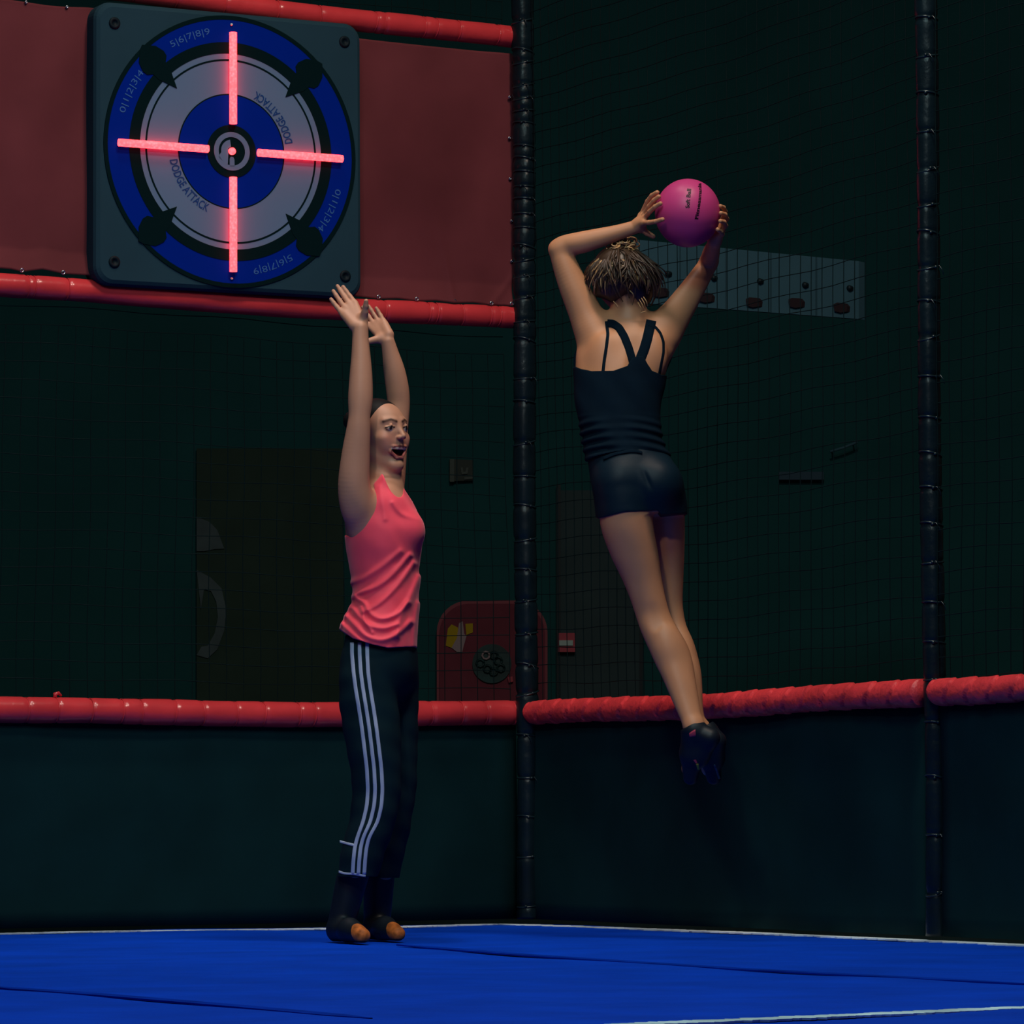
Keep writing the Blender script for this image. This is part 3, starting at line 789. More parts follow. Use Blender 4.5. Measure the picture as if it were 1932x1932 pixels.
# ================================================================== PEOPLE
VOX = 0.0024
class Field:
    """signed distances of a figure on a regular grid; shapes are blended smoothly into one body"""
    def __init__(s, lo, hi, h=None):
        s.h = h or VOX
        s.lo = np.array(lo, float); s.n = np.ceil((np.array(hi) - s.lo) / s.h).astype(int) + 1
        s.d = np.full(tuple(s.n), 0.06, np.float32)
        s.ax = [(s.lo[k] + s.h * np.arange(s.n[k])).astype(np.float32) for k in range(3)]
    def copy(s):
        f = object.__new__(Field); f.h = s.h; f.lo = s.lo; f.n = s.n; f.ax = s.ax; f.d = s.d.copy(); return f
    def _sl(s, lo, hi, pad):
        a = np.maximum(np.floor((np.array(lo) - pad - s.lo) / s.h).astype(int), 0)
        b = np.minimum(np.ceil((np.array(hi) + pad - s.lo) / s.h).astype(int) + 1, s.n)
        if np.any(b <= a): return None
        sl = tuple(slice(a[k], b[k]) for k in range(3))
        X = s.ax[0][sl[0]][:, None, None]; Y = s.ax[1][sl[1]][None, :, None]; Z = s.ax[2][sl[2]][None, None, :]
        return sl, X, Y, Z
    def union(s, fn, lo, hi, k=0.01, pad=None):
        r = s._sl(lo, hi, pad if pad is not None else 0.022 + k)
        if r is None: return
        sl, X, Y, Z = r
        d = fn(X, Y, Z); c = s.d[sl]
        hh = np.maximum(k - np.abs(c - d), 0) / max(k, 1e-6)
        s.d[sl] = np.minimum(c, d) - hh * hh * k * 0.25
    def carve(s, fn, lo, hi, k=0.004):
        r = s._sl(lo, hi, 0.01 + k)
        if r is None: return
        sl, X, Y, Z = r
        d = -fn(X, Y, Z); c = s.d[sl]
        hh = np.maximum(k - np.abs(c - d), 0) / max(k, 1e-6)
        s.d[sl] = np.maximum(c, d) + hh * hh * k * 0.25
    # --- shapes
    def cone(s, a, b, ra, rb, k=0.01, flat=None):
        """rounded tapering limb from a to b; flat=(direction, factor) squashes it along that direction"""
        a = np.array(a, float); b = np.array(b, float); ab = b - a; L2 = float(np.dot(ab, ab)) + 1e-12
        r = max(ra, rb) * 1.05
        lo = np.minimum(a, b) - r; hi = np.maximum(a, b) + r
        def fn(X, Y, Z):
            px, py, pz = X - a[0], Y - a[1], Z - a[2]
            t = np.clip((px * ab[0] + py * ab[1] + pz * ab[2]) / L2, 0, 1)
            qx, qy, qz = px - t * ab[0], py - t * ab[1], pz - t * ab[2]
            if flat is not None:
                v, f = flat
                dv = qx * v[0] + qy * v[1] + qz * v[2]
                g = (1 / f - 1)
                qx = qx + g * dv * v[0]; qy = qy + g * dv * v[1]; qz = qz + g * dv * v[2]
                ll = np.sqrt(qx * qx + qy * qy + qz * qz)
                return (ll - (ra + (rb - ra) * t)) * (0.5 + 0.5 * f)
            return np.sqrt(qx * qx + qy * qy + qz * qz) - (ra + (rb - ra) * t)
        s.union(fn, lo, hi, k)
    def ell_fn(s, c, ax, rad):
        c = np.array(c, float)
        def fn(X, Y, Z):
            px, py, pz = X - c[0], Y - c[1], Z - c[2]
            k1 = 0; k2 = 0
            for v, r in zip(ax, rad):
                q = px * v[0] + py * v[1] + pz * v[2]
                k1 = k1 + (q / r) ** 2; k2 = k2 + (q / (r * r)) ** 2
            k1 = np.sqrt(k1); k2 = np.sqrt(k2) + 1e-9
            return k1 * (k1 - 1) / k2
        m = max(rad)
        return fn, c - m, c + m
    def ell(s, c, rad, ax=((1, 0, 0), (0, 1, 0), (0, 0, 1)), k=0.01):
        fn, lo, hi = s.ell_fn(c, ax, rad); s.union(fn, lo, hi, k)
    def cell(s, c, rad, ax=((1, 0, 0), (0, 1, 0), (0, 0, 1)), k=0.004):
        fn, lo, hi = s.ell_fn(c, ax, rad); s.carve(fn, lo, hi, k)
    def loft(s, secs, k=0.01, grow=0.0, p=2.0, fold=None, cap=True):
        """secs: rows of (z, cx, a, cy, b): elliptical cross-sections at heights z"""
        A = np.array(sorted(secs)); z = A[:, 0]
        zz = np.linspace(z[0], z[-1], 200)
        def herm(v):
            m = np.gradient(v, z); out = np.empty_like(zz)
            idx = np.clip(np.searchsorted(z, zz) - 1, 0, len(z) - 2)
            h = z[idx + 1] - z[idx]; t = (zz - z[idx]) / h
            return ((2 * t ** 3 - 3 * t ** 2 + 1) * v[idx] + (t ** 3 - 2 * t ** 2 + t) * h * m[idx] + (-2 * t ** 3 + 3 * t ** 2) * v[idx + 1] + (t ** 3 - t ** 2) * h * m[idx + 1])
        cols = [herm(A[:, i]) for i in range(1, 5)]
        am = cols[1].max() + grow; bm = cols[3].max() + grow
        lo = np.array([(cols[0]).min() - am, cols[2].min() - bm, z[0]]); hi = np.array([cols[0].max() + am, cols[2].max() + bm, z[-1]])
        def fn(X, Y, Z):
            cx, a, cy, b = [np.interp(Z, zz, c).astype(np.float32) for c in cols]
            a = a + grow; b = b + grow
            px, py = X - cx, Y - cy
            if p == 2.0:
                k1 = np.sqrt((px / a) ** 2 + (py / b) ** 2)
                k2 = np.sqrt((px / (a * a)) ** 2 + (py / (b * b)) ** 2) + 1e-9
                d = k1 * (k1 - 1) / k2
            else:
                k1 = (np.abs(px / a) ** p + np.abs(py / b) ** p) ** (1 / p)
                d = (k1 - 1) * np.minimum(a, b)
            if fold is not None: d = d + fold(X, Y, Z)
            if cap:
                zc = np.maximum(Z - z[-1], z[0] - Z)
                d = np.maximum(d, zc)
            return d
        s.union(fn, lo, hi, k)
    def mesh(s):
        V = s.d; ins = V < 0
        nx, ny, nz = V.shape
        cnt = np.zeros((nx - 1, ny - 1, nz - 1), np.uint8)
        for i in (0, 1):
            for j in (0, 1):
                for k in (0, 1):
                    cnt += ins[i:nx - 1 + i, j:ny - 1 + j, k:nz - 1 + k]
        act = (cnt > 0) & (cnt < 8)
        ci = np.argwhere(act)
        idx = np.full(act.shape, -1, np.int32); idx[act] = np.arange(len(ci))
        I, J, K = ci.T
        cor = {}
        for i in (0, 1):
            for j in (0, 1):
                for k in (0, 1): cor[(i, j, k)] = V[I + i, J + j, K + k]
        acc = np.zeros((len(ci), 3)); num = np.zeros(len(ci))
        for (a, b) in [((0, 0, 0), (1, 0, 0)), ((0, 1, 0), (1, 1, 0)), ((0, 0, 1), (1, 0, 1)), ((0, 1, 1), (1, 1, 1)),
                       ((0, 0, 0), (0, 1, 0)), ((1, 0, 0), (1, 1, 0)), ((0, 0, 1), (0, 1, 1)), ((1, 0, 1), (1, 1, 1)),
                       ((0, 0, 0), (0, 0, 1)), ((1, 0, 0), (1, 0, 1)), ((0, 1, 0), (0, 1, 1)), ((1, 1, 0), (1, 1, 1))]:
            va, vb = cor[a], cor[b]; m = (va < 0) != (vb < 0)
            t = np.where(m, va / np.where(m, va - vb, 1), 0)
            pa = np.array(a, float); pb = np.array(b, float)
            acc += m[:, None] * (pa + (pb - pa) * t[:, None]); num += m
        P_ = (ci + acc / num[:, None]) * s.h + s.lo
        quads = []
        for axis in range(3):
            sl0 = [slice(None)] * 3; sl1 = [slice(None)] * 3
            sl0[axis] = slice(0, -1); sl1[axis] = slice(1, None)
            a = ins[tuple(sl0)]; b = ins[tuple(sl1)]
            e = np.argwhere(a != b)
            o1, o2 = [x for x in range(3) if x != axis]
            e = e[(e[:, o1] > 0) & (e[:, o2] > 0) & (e[:, o1] < V.shape[o1] - 1) & (e[:, o2] < V.shape[o2] - 1)]
            sg = a[tuple(e.T)]
            def at(d1, d2):
                q = e.copy(); q[:, o1] -= d1; q[:, o2] -= d2
                return idx[tuple(q.T)]
            q = np.stack([at(1, 1), at(0, 1), at(0, 0), at(1, 0)], 1)
            flip = sg if axis != 1 else ~sg
            q[~flip] = q[~flip][:, ::-1]
            quads.append(q)
        Q = np.concatenate(quads); Q = Q[(Q >= 0).all(1)]
        return P_, Q
    def sample(s, pts):
        g = (pts - s.lo) / s.h
        g = np.clip(g, 0, s.n - 1.001); i = g.astype(int); f = g - i
        out = 0
        for a in (0, 1):
            for b in (0, 1):
                for c in (0, 1):
                    w = (f[:, 0] if a else 1 - f[:, 0]) * (f[:, 1] if b else 1 - f[:, 1]) * (f[:, 2] if c else 1 - f[:, 2])
                    out = out + w * s.d[i[:, 0] + a, i[:, 1] + b, i[:, 2] + c]
        return out
    def front(s, px, py, Y0, off=0.0):
        """first surface point met looking along the viewing line through (px, py)"""
        px = np.atleast_1d(np.array(px, float)); py = np.atleast_1d(np.array(py, float))
        d = np.array([ray(x, y) for x, y in zip(px, py)]); d = d / d[:, 1:2]
        hit = np.full(len(px), np.nan)
        for st in np.arange(Y0 - 0.40, Y0 + 0.40, 0.002):
            q = EYE + d * st
            v = s.sample(q)
            m = np.isnan(hit) & (v < off); hit[m] = st
            if not np.isnan(hit).any(): break
        ok = ~np.isnan(hit)
        if ok.any(): hit[~ok] = np.interp(np.nonzero(~ok)[0], np.nonzero(ok)[0], hit[ok])
        return EYE + d * hit[:, None]

def sdf_obj(name, f, m, parent, colour=None, label=None):
    V, Q = f.mesh()
    o = mesh_obj(name, V, Q, m, parent, True, True, label)
    if colour is not None:
        c = colour(V).astype(np.float32)
        at = o.data.attributes.new('Col', 'FLOAT_COLOR', 'POINT')
        at.data.foreach_set('color', np.concatenate([c, np.ones((len(c), 1), np.float32)], 1).ravel())
    return o

def unit(v): v = np.array(v, float); return v / np.linalg.norm(v)

def finger(f, pts, r0, r1, k=0.003):
    n = len(pts) - 1
    for i in range(n):
        a = r0 + (r1 - r0) * i / n; b = r0 + (r1 - r0) * (i + 1) / n
        f.cone(pts[i], pts[i + 1], a, b, k)

def hand(f, W, d, n, t, curls=(15, 12, 12, 15), spreads=(8, 2, -4, -12), sc=1.0, thumb=(0.55, 0.62, 0.45), tcurl=15, palm_r=0.011, tl=1.0):
    """W wrist, d towards the fingers, n out of the palm, t towards the thumb"""
    d = unit(d); n = unit(np.array(n) - d * np.dot(n, d)); t = unit(np.array(t) - d * np.dot(t, d) - n * np.dot(t, n))
    W = np.array(W, float)
    offs = (0.027, 0.009, -0.009, -0.026); lens = (0.068, 0.076, 0.070, 0.055); kl = (0.088, 0.092, 0.087, 0.078)
    for i in range(4):
        K = W + d * kl[i] * sc + t * offs[i] * sc
        f.cone(W + t * offs[i] * 0.55 * sc + d * 0.012, K, 0.0125 * sc, palm_r * sc * 0.88, 0.012)
        dirv = unit(d + t * math.tan(math.radians(spreads[i]))); pts = [K]; ang = 0
        for j, fr in enumerate((0.44, 0.31, 0.25)):
            ang += math.radians(curls[i]) * (0.6 if j == 0 else 1.0)
            v = dirv * math.cos(ang) + n * math.sin(ang)
            pts.append(pts[-1] + v * lens[i] * fr * sc)
        finger(f, pts, 0.0082 * sc, 0.0062 * sc)
    # ball of the thumb and thumb
    T0 = W + t * 0.018 * sc + d * 0.018 * sc + n * 0.004
    dv = unit(d * thumb[0] + t * thumb[1] + n * thumb[2])
    T1 = T0 + dv * 0.042 * sc * tl
    f.cone(T0, T1, 0.0155 * sc, 0.0115 * sc, 0.012)
    dv2 = unit(dv + d * math.tan(math.radians(tcurl)))
    T2 = T1 + dv2 * 0.031 * sc * tl; T3 = T2 + unit(dv2 + d * 0.15) * 0.024 * sc * tl
    finger(f, [T1, T2, T3], 0.0100 * sc, 0.0072 * sc)
    # heel of the palm
    f.cone(W + d * 0.012 - t * 0.018 * sc + n * 0.004, W + d * 0.06 * sc - t * 0.022 * sc, 0.0135 * sc, 0.0105 * sc, 0.012)

def head(f, c, fw, up, sc=1.0, mouth_open=True):
    """fw: where the face looks; returns a function local -> world and the lip lines"""
    fw = unit(fw); up = unit(np.array(up) - fw * np.dot(up, fw)); lf = np.cross(up, fw)
    ax = (lf, fw, up); c = np.array(c, float)
    def w(x, y, z): return c + (lf * x + fw * y + up * z) * sc
    E = lambda p, r, k=0.012: f.ell(w(*p), [q * sc for q in r], ax, k)
    E((0, -0.018, 0.038), (0.073, 0.090, 0.074), 0.01)
    E((0, 0.020, 0.020), (0.064, 0.070, 0.074), 0.02)
    E((0, 0.030, -0.022), (0.057, 0.052, 0.074), 0.02)
    E((0, 0.068, -0.030), (0.024, 0.019, 0.013), 0.012)                                                     # upper lip mound
    jz = -0.003 if mouth_open else 0.0
    for s_ in (1, -1):
        f.cone(w(0.045 * s_, 0.000, -0.050), w(0.012 * s_, 0.060, -0.094 + jz), 0.016 * sc, 0.014 * sc, 0.022)   # jaw
        E((0.038 * s_, 0.058, -0.016), (0.022, 0.021, 0.018), 0.016)                                       # cheekbone
        E((0.031 * s_, 0.058, -0.036), (0.019, 0.019, 0.022), 0.018)                                       # cheek
        f.cone(w(0.014 * s_, 0.082, 0.036), w(0.043 * s_, 0.068, 0.038), 0.006 * sc, 0.005 * sc, 0.014)    # brow
        f.cell(w(0.031 * s_, 0.098, 0.014), [0.0165 * sc, 0.0155 * sc, 0.0105 * sc], ax, 0.010)            # eye socket
    E((0, 0.060, -0.096 + jz), (0.019, 0.019, 0.015), 0.016)                                               # chin
    f.cone(w(0, 0.080, 0.026), w(0, 0.1030, -0.013), 0.0062 * sc, 0.0080 * sc, 0.012)                      # nose
    for s_ in (1, -1):
        E((0.0095 * s_, 0.0945, -0.0165), (0.0068, 0.0085, 0.0058), 0.006)
        f.cell(w(0.006 * s_, 0.0985, -0.0225), [0.0022 * sc, 0.003 * sc, 0.0016 * sc], ax, 0.002)
        E((0.031 * s_, 0.0745, 0.013), (0.0135, 0.0120, 0.0100), 0.001)                                    # eyeball
        f.cone(w(0.019 * s_, 0.0845, 0.017), w(0.044 * s_, 0.074, 0.017), 0.0030 * sc, 0.0026 * sc, 0.004)  # upper lid
        f.cone(w(0.031 * s_, 0.0855, 0.0215), w(0.031 * s_, 0.0855, 0.021), 0.0042 * sc, 0.0042 * sc, 0.006)
        E((0.073 * s_, -0.012, 0.004), (0.007, 0.017, 0.029), 0.006)                                       # ears
        f.cell(w(0.081 * s_, -0.008, 0.006), [0.005 * sc, 0.009 * sc, 0.017 * sc], ax, 0.003)
    if mouth_open:
        f.cell(w(0, 0.090, -0.0575), [0.0345 * sc, 0.028 * sc, 0.0175 * sc], ax, 0.004)
        up_l = [(-0.0365, 0.0690, -0.0380), (-0.024, 0.0820, -0.0425), (-0.007, 0.0875, -0.0430), (0.007, 0.0875, -0.0430), (0.024, 0.0820, -0.0425), (0.0365, 0.0690, -0.0380)]
        lo_l = [(-0.0365, 0.0680, -0.0400), (-0.030, 0.0740, -0.0570), (-0.012, 0.0800, -0.0760), (0.012, 0.0800, -0.0760), (0.030, 0.0740, -0.0570), (0.0365, 0.0680, -0.0400)]
    else:
        up_l = [(-0.022, 0.074, -0.052), (0, 0.084, -0.049), (0.022, 0.074, -0.052)]
        lo_l = [(-0.021, 0.074, -0.055), (0, 0.082, -0.059), (0.021, 0.074, -0.055)]
    for L_, r_ in ((up_l, 0.0038), (lo_l, 0.0046)):
        for a, b in zip(L_[:-1], L_[1:]): f.cone(w(*a), w(*b), r_ * sc, r_ * sc, 0.004)
    return w, up_l, lo_l

def limb(f, pts, k=0.02, sub=7):
    """one smooth tapering limb through (point, radius) stations"""
    A = np.array([list(p) + [r] for p, r in pts], float); n = len(A)
    out = []
    for i in range(n - 1):
        p0 = A[max(i - 1, 0)]; p1 = A[i]; p2 = A[i + 1]; p3 = A[min(i + 2, n - 1)]
        for j in range(sub):
            t = j / sub
            out.append(0.5 * (2 * p1 + (p2 - p0) * t + (2 * p0 - 5 * p1 + 4 * p2 - p3) * t * t + (3 * p1 - p0 - 3 * p2 + p3) * t ** 3))
    out.append(A[-1]); S = np.array(out); S = S[:, :3], S[:, 3]
    C, Rr = S
    lo = (C - Rr[:, None]).min(0); hi = (C + Rr[:, None]).max(0)
    def fn(X, Y, Z):
        best = None
        for i in range(len(C) - 1):
            a = C[i]; ab = C[i + 1] - a; L2 = float(ab @ ab) + 1e-12
            px, py, pz = X - a[0], Y - a[1], Z - a[2]
            t = np.clip((px * ab[0] + py * ab[1] + pz * ab[2]) / L2, 0, 1)
            d = np.sqrt((px - t * ab[0]) ** 2 + (py - t * ab[1]) ** 2 + (pz - t * ab[2]) ** 2) - (Rr[i] + (Rr[i + 1] - Rr[i]) * t)
            best = d if best is None else np.minimum(best, d)
        return best.astype(np.float32)
    f.union(fn, lo, hi, k)

def seg_dist(V, a, b):
    ab = b - a; t = np.clip(((V - a) @ ab) / (ab @ ab + 1e-12), 0, 1)
    return np.linalg.norm(V - a - t[:, None] * ab, axis=1)

def paint(col, V, segs, c, r, soft=0.0015):
    d = np.min([seg_dist(V, np.array(a), np.array(b)) for a, b in segs], axis=0)
    m = np.clip((r - d) / soft, 0, 1)[:, None]
    return col * (1 - m) + np.array(c) * m

SKIN1 = np.array(lin((188, 134, 108))); SKIN2 = np.array(lin((200, 138, 100)))

def sec(py, xl, xr, dy, b, Y0):
    """cross-section from its outline at image height py"""
    a = P(xl, py, Y0 + dy); c = P(xr, py, Y0 + dy)
    return (float((a[2] + c[2]) / 2), float((a[0] + c[0]) / 2), float((c[0] - a[0]) / 2), float((a[1] + c[1]) / 2), b)

# ------------------------------------------------------------------ woman in the pink top
Y1 = 12.62
def J(px, py, dy=0.0): return P(px, py, Y1 + dy)
S1 = F_PX / Y1                       # pixels per metre at her depth
def R(px): return px / S1

woman1 = empty('person', J(690, 1776, 0), 'person in a coral pink sleeveless top and black striped track pants reaching both hands up', 'person')
woman1.location.z = 0.0
lo1 = J(605, 1780, -0.34); hi1 = J(810, 530, 0.27); lo1[2] = -0.01
B = Field((lo1[0] - 0.02, Y1 - 0.29, -0.01), (hi1[0] + 0.02, Y1 + 0.25, hi1[2] + 0.06))

def torso1(f, grow=0.0, k=0.02):
    rows = [(905, 706, 752, 0.0, 0.052), (925, 690, 762, 0.0, 0.105), (948, 668, 777, 0.0, 0.135), (975, 652, 789, 0.0, 0.140), (1005, 652, 795, -0.005, 0.142), (1035, 655, 791, -0.005, 0.136),
            (1070, 662, 783, 0, 0.125), (1110, 668, 778, 0, 0.118), (1150, 667, 778, 0, 0.125), (1190, 658, 782, 0, 0.142), (1230, 648, 785, 0, 0.155), (1290, 645, 787, 0, 0.160)]
    f.loft([sec(*r_, Y1) for r_ in rows], k, grow)
torso1(B)
# breasts and shoulder blades
B.ell(J(766, 1000, -0.065), (0.050, 0.052, 0.050), k=0.03)
B.ell(J(768, 1002, 0.055), (0.048, 0.050, 0.050), k=0.03)
# neck
B.cone(J(722, 890, 0.0), J(728, 850, -0.0), 0.052, 0.046, 0.02)
B.cone(J(722, 915, 0.0), J(722, 880, 0.0), 0.062, 0.050, 0.02)
# head
FW1 = unit((math.cos(math.radians(46)), -math.sin(math.radians(46)), 0.05))
UP1 = unit((-0.08, 0.02, 1.0))
HC1 = J(717.5, 822, 0.0)
w1, ul1, ll1 = head(B, HC1, FW1, UP1, 0.985)
# near (right) arm, raised
limb(B, [(J(684, 985, -0.085), R(30)), (J(676, 955, -0.115), R(34)), (J(668, 915, -0.14), R(30)), (J(671, 860, -0.152), R(26.5)), (J(676, 812, -0.162), R(22.5)), (J(678, 785, -0.165), R(20.3)),
         (J(680, 752, -0.160), R(23.0)), (J(681, 712, -0.156), R(21.5)), (J(681, 672, -0.152), R(18)), (J(680, 640, -0.148), R(15.5)), (J(680, 620, -0.145), R(15))], 0.03)
hand(B, J(680, 616, -0.145), (-0.50, 0.46, 0.80), (-0.05, -0.85, 0.5), (0.85, 0.0, 0.45), curls=(5, 4, 5, 7), spreads=(-5, -1, -3, -8), sc=0.97,
     thumb=(0.15, 0.40, 0.85), tcurl=12, tl=0.66)
# far (left) arm
limb(B, [(J(724, 960, 0.10), R(30)), (J(732, 920, 0.13), R(31)), (J(741, 870, 0.15), R(26)), (J(748, 805, 0.165), R(22.5)), (J(752, 765, 0.17), R(21.5)), (J(750, 735, 0.165), R(22)),
         (J(744, 700, 0.157), R(20.5)), (J(737, 668, 0.148), R(16)), (J(732, 645, 0.142), R(13))], 0.03)
hand(B, J(731, 641, 0.14), (-0.50, 0.50, 0.80), (-0.30, -0.85, 0.35), (-0.8, 0.1, -0.4), curls=(10, 9, 9, 10), spreads=(2, 0, -2, -4), sc=0.86,
     thumb=(0.05, 0.75, 0.45), tcurl=-10)
# legs and feet inside the trousers and shoes
limb(B, [(J(700, 1240, -0.07), 0.085), (J(700, 1340, -0.08), 0.075), (J(708, 1490, -0.085), 0.050), (J(684, 1580, -0.08), 0.046), (J(656, 1690, -0.055), 0.030), (J(640, 1752, -0.055), 0.024)], 0.03)
limb(B, [(J(738, 1240, 0.07), 0.085), (J(742, 1340, 0.08), 0.070), (J(748, 1490, 0.085), 0.050), (J(735, 1580, 0.09), 0.046), (J(711, 1690, 0.115), 0.030), (J(708, 1752, 0.115), 0.024)], 0.03)
# mouth interior teeth
TE = [(-0.026, 0.0750, -0.0470), (-0.010, 0.0835, -0.0485), (0.010, 0.0835, -0.0485), (0.026, 0.0750, -0.0470)]
for a_, b_ in zip(TE[:-1], TE[1:]): B.cone(w1(*a_), w1(*b_), 0.0042, 0.0042, 0.001)

def colour1(V):
    c = np.tile(SKIN1, (len(V), 1))
    near = np.linalg.norm(V - HC1, axis=1) < 0.16
    W = V[near]; k = c[near]
    lip = lin((176, 92, 84)); dark = lin((30, 20, 20))
    L = lambda pts: [(w1(*a), w1(*b)) for a, b in zip(pts[:-1], pts[1:])]
    # warm cheeks
    for s_ in (1, -1):
        d = np.linalg.norm(W - w1(0.040 * s_, 0.075, -0.02), axis=1); m = np.clip(1 - d / 0.035, 0, 1)[:, None] * 0.45
        k = k * (1 - m) + np.array(lin((196, 104, 96))) * m
    # mouth cavity
    fn, _, _ = B.ell_fn(w1(0, 0.090, -0.0575), (np.cross(unit(UP1 - FW1 * np.dot(UP1, FW1)), FW1), FW1, unit(UP1 - FW1 * np.dot(UP1, FW1))), (0.0355, 0.031, 0.0185))
    dm = fn(W[:, 0], W[:, 1], W[:, 2])
    k = np.where((dm < 0.0)[:, None], np.array(lin((24, 12, 16))), k)
    tongue = [(w1(-0.012, 0.060, -0.071), w1(0.012, 0.060, -0.071))]
    k = paint(k, W, tongue, lin((140, 56, 66)), 0.010)
    k = paint(k, W, L(ul1), lip, 0.0050, 0.002); k = paint(k, W, L(ll1), lip, 0.0060, 0.002)
    k = paint(k, W, L(TE), lin((250, 222, 175)), 0.0066, 0.001)
    for s_ in (1, -1):
        k = paint(k, W, [(w1(0.031 * s_, 0.080, 0.013), w1(0.0312 * s_, 0.080, 0.013))], lin((176, 168, 165)), 0.0095, 0.001)
        k = paint(k, W, [(w1(0.033 * s_, 0.0865, 0.0125), w1(0.0331 * s_, 0.0866, 0.0125))], dark, 0.0062, 0.001)
        k = paint(k, W, L([(0.019 * s_, 0.0875, 0.0150), (0.031 * s_, 0.0885, 0.0185), (0.045 * s_, 0.076, 0.0145)]), dark, 0.0030, 0.001)
        k = paint(k, W, L([(0.021 * s_, 0.086, 0.008), (0.032 * s_, 0.086, 0.0045), (0.044 * s_, 0.076, 0.009)]), lin((96, 58, 50)), 0.0018, 0.001)
        k = paint(k, W, L([(0.012 * s_, 0.090, 0.033), (0.028 * s_, 0.084, 0.0395), (0.048 * s_, 0.070, 0.034)]), lin((70, 44, 36)), 0.0060, 0.004)
        k = paint(k, W, [(w1(0.006 * s_, 0.0975, -0.0225), w1(0.0061 * s_, 0.0975, -0.0225))], lin((120, 70, 58)), 0.0020, 0.002)
    c[near] = k
    return c
BODY1 = B

# hair: tight cap and a small knot
Hh = Field(HC1 - 0.15, HC1 + 0.17, 0.0028)
fwu = unit(UP1 - FW1 * np.dot(UP1, FW1)); lf1 = np.cross(fwu, FW1); ax1 = (lf1, FW1, fwu)
Hh.ell(w1(0, -0.020, 0.040), (0.0765, 0.0935, 0.0765), ax1, 0.008)
Hh.cell(w1(0, 0.105, -0.003), (0.090, 0.088, 0.090), ax1, 0.006)
Hh.cell(w1(0, 0.02, -0.10), (0.12, 0.085, 0.085), ax1, 0.006)
Hh.ell(w1(0, -0.118, 0.060), (0.032, 0.030, 0.032), ax1, 0.01)
sdf_obj('hair', Hh, M['hair_dark'], woman1)

# --- pink top
def smooth2(pts, sub=4):
    A = np.array(pts, float); n = len(A); out = []
    for i in range(n - 1):
        p0, p1, p2, p3 = A[max(i - 1, 0)], A[i], A[i + 1], A[min(i + 2, n - 1)]
        for j in range(sub):
            t = j / sub
            out.append(0.5 * (2 * p1 + (p2 - p0) * t + (2 * p0 - 5 * p1 + 4 * p2 - p3) * t * t + (3 * p1 - p0 - 3 * p2 + p3) * t ** 3))
    return out + [A[-1]]
def fold1(X, Y, Z):
    # soft cloth folds that run from the bust down to the gathered waist
    out = 0
    lines = [([(775, 1052), (742, 1090), (712, 1112), (672, 1124)], 5.5, 0.0085), ([(782, 1066), (756, 1105), (722, 1140), (690, 1158)], 5.5, 0.0085),
             ([(758, 1046), (722, 1075), (690, 1094), (664, 1100)], 6, 0.006),
             ([(792, 1090), (776, 1130), (760, 1165), (752, 1205)], 6.5, 0.008),
             ([(668, 1128), (690, 1142), (700, 1160), (722, 1172), (750, 1164), (772, 1140)], 5, 0.0085),
             ([(664, 1146), (680, 1166), (700, 1184), (728, 1190), (752, 1182)], 5, 0.008),
             ([(654, 1164), (672, 1182), (694, 1204), (724, 1212), (752, 1200), (776, 1176)], 5.5, 0.0085),
             ([(646, 1178), (668, 1200), (696, 1222)], 5, 0.006),
             ([(660, 1150), (650, 1170), (643, 1186)], 4.5, 0.006), ([(684, 1150), (692, 1176), (706, 1198)], 4, 0.006),
             ([(790, 1140), (784, 1180), (782, 1220)], 5, 0.005), ([(744, 955), (760, 975), (792, 985)], 5, 0.005), ([(718, 925), (726, 960), (730, 985)], 6, 0.004)]
    for pts, wd, amp in lines:
        q = [J(x, y, 0) for x, y in smooth2(pts)]
        dm = None
        for a, b in zip(q[:-1], q[1:]):
            ax_, az_ = b[0] - a[0], b[2] - a[2]; L2 = ax_ * ax_ + az_ * az_
            t = np.clip(((X - a[0]) * ax_ + (Z - a[2]) * az_) / L2, 0, 1)
            dd = (X - a[0] - t * ax_) ** 2 + (Z - a[2] - t * az_) ** 2
            dm = dd if dm is None else np.minimum(dm, dd)
        s_ = wd / S1
        g = np.exp(-dm / (s_ * s_))
        out = out - amp * g
    return out + 0.0006 * np.sin(Z * 90 + X * 50 + Y * 60) * np.sin(Y * 45 + X * 30)
T = Field((lo1[0], Y1 - 0.25, J(0, 1245)[2]), (hi1[0] + 0.03, Y1 + 0.25, J(0, 880)[2]))
rows = [(898, 716, 752, 0.0, 0.115), (925, 690, 764, 0.0, 0.122), (948, 668, 779, 0.0, 0.142), (975, 652, 791, 0.0, 0.150), (1005, 650, 798, -0.005, 0.153), (1035, 653, 796, -0.005, 0.149),
        (1070, 659, 791, 0, 0.142), (1110, 665, 790, 0, 0.140), (1135, 664, 790, 0, 0.146), (1160, 655, 789, 0, 0.156), (1190, 641, 787, 0, 0.170), (1232, 636, 785, 0, 0.178)]
T.loft([sec(*r_, Y1) for r_ in rows], 0.01, 0.0, fold=fold1)
T.ell(J(767, 1000, -0.066), (0.053, 0.056, 0.054), k=0.03)
T.ell(J(769, 1002, 0.057), (0.051, 0.054, 0.054), k=0.03)
# hem: lower on the side away from the gathered back edge
hz = lambda X: np.interp(X, [J(636, 0)[0], J(665, 0)[0], J(700, 0)[0], J(730, 0)[0], J(787, 0)[0]], [J(0, 1191)[2], J(0, 1212)[2], J(0, 1224)[2], J(0, 1231)[2], J(0, 1226)[2]])
XX, YY, ZZ = T.ax[0][:, None, None], T.ax[1][None, :, None], T.ax[2][None, None, :]
T.d = np.maximum(T.d, (hz(XX) - ZZ).astype(np.float32) * 0.9)
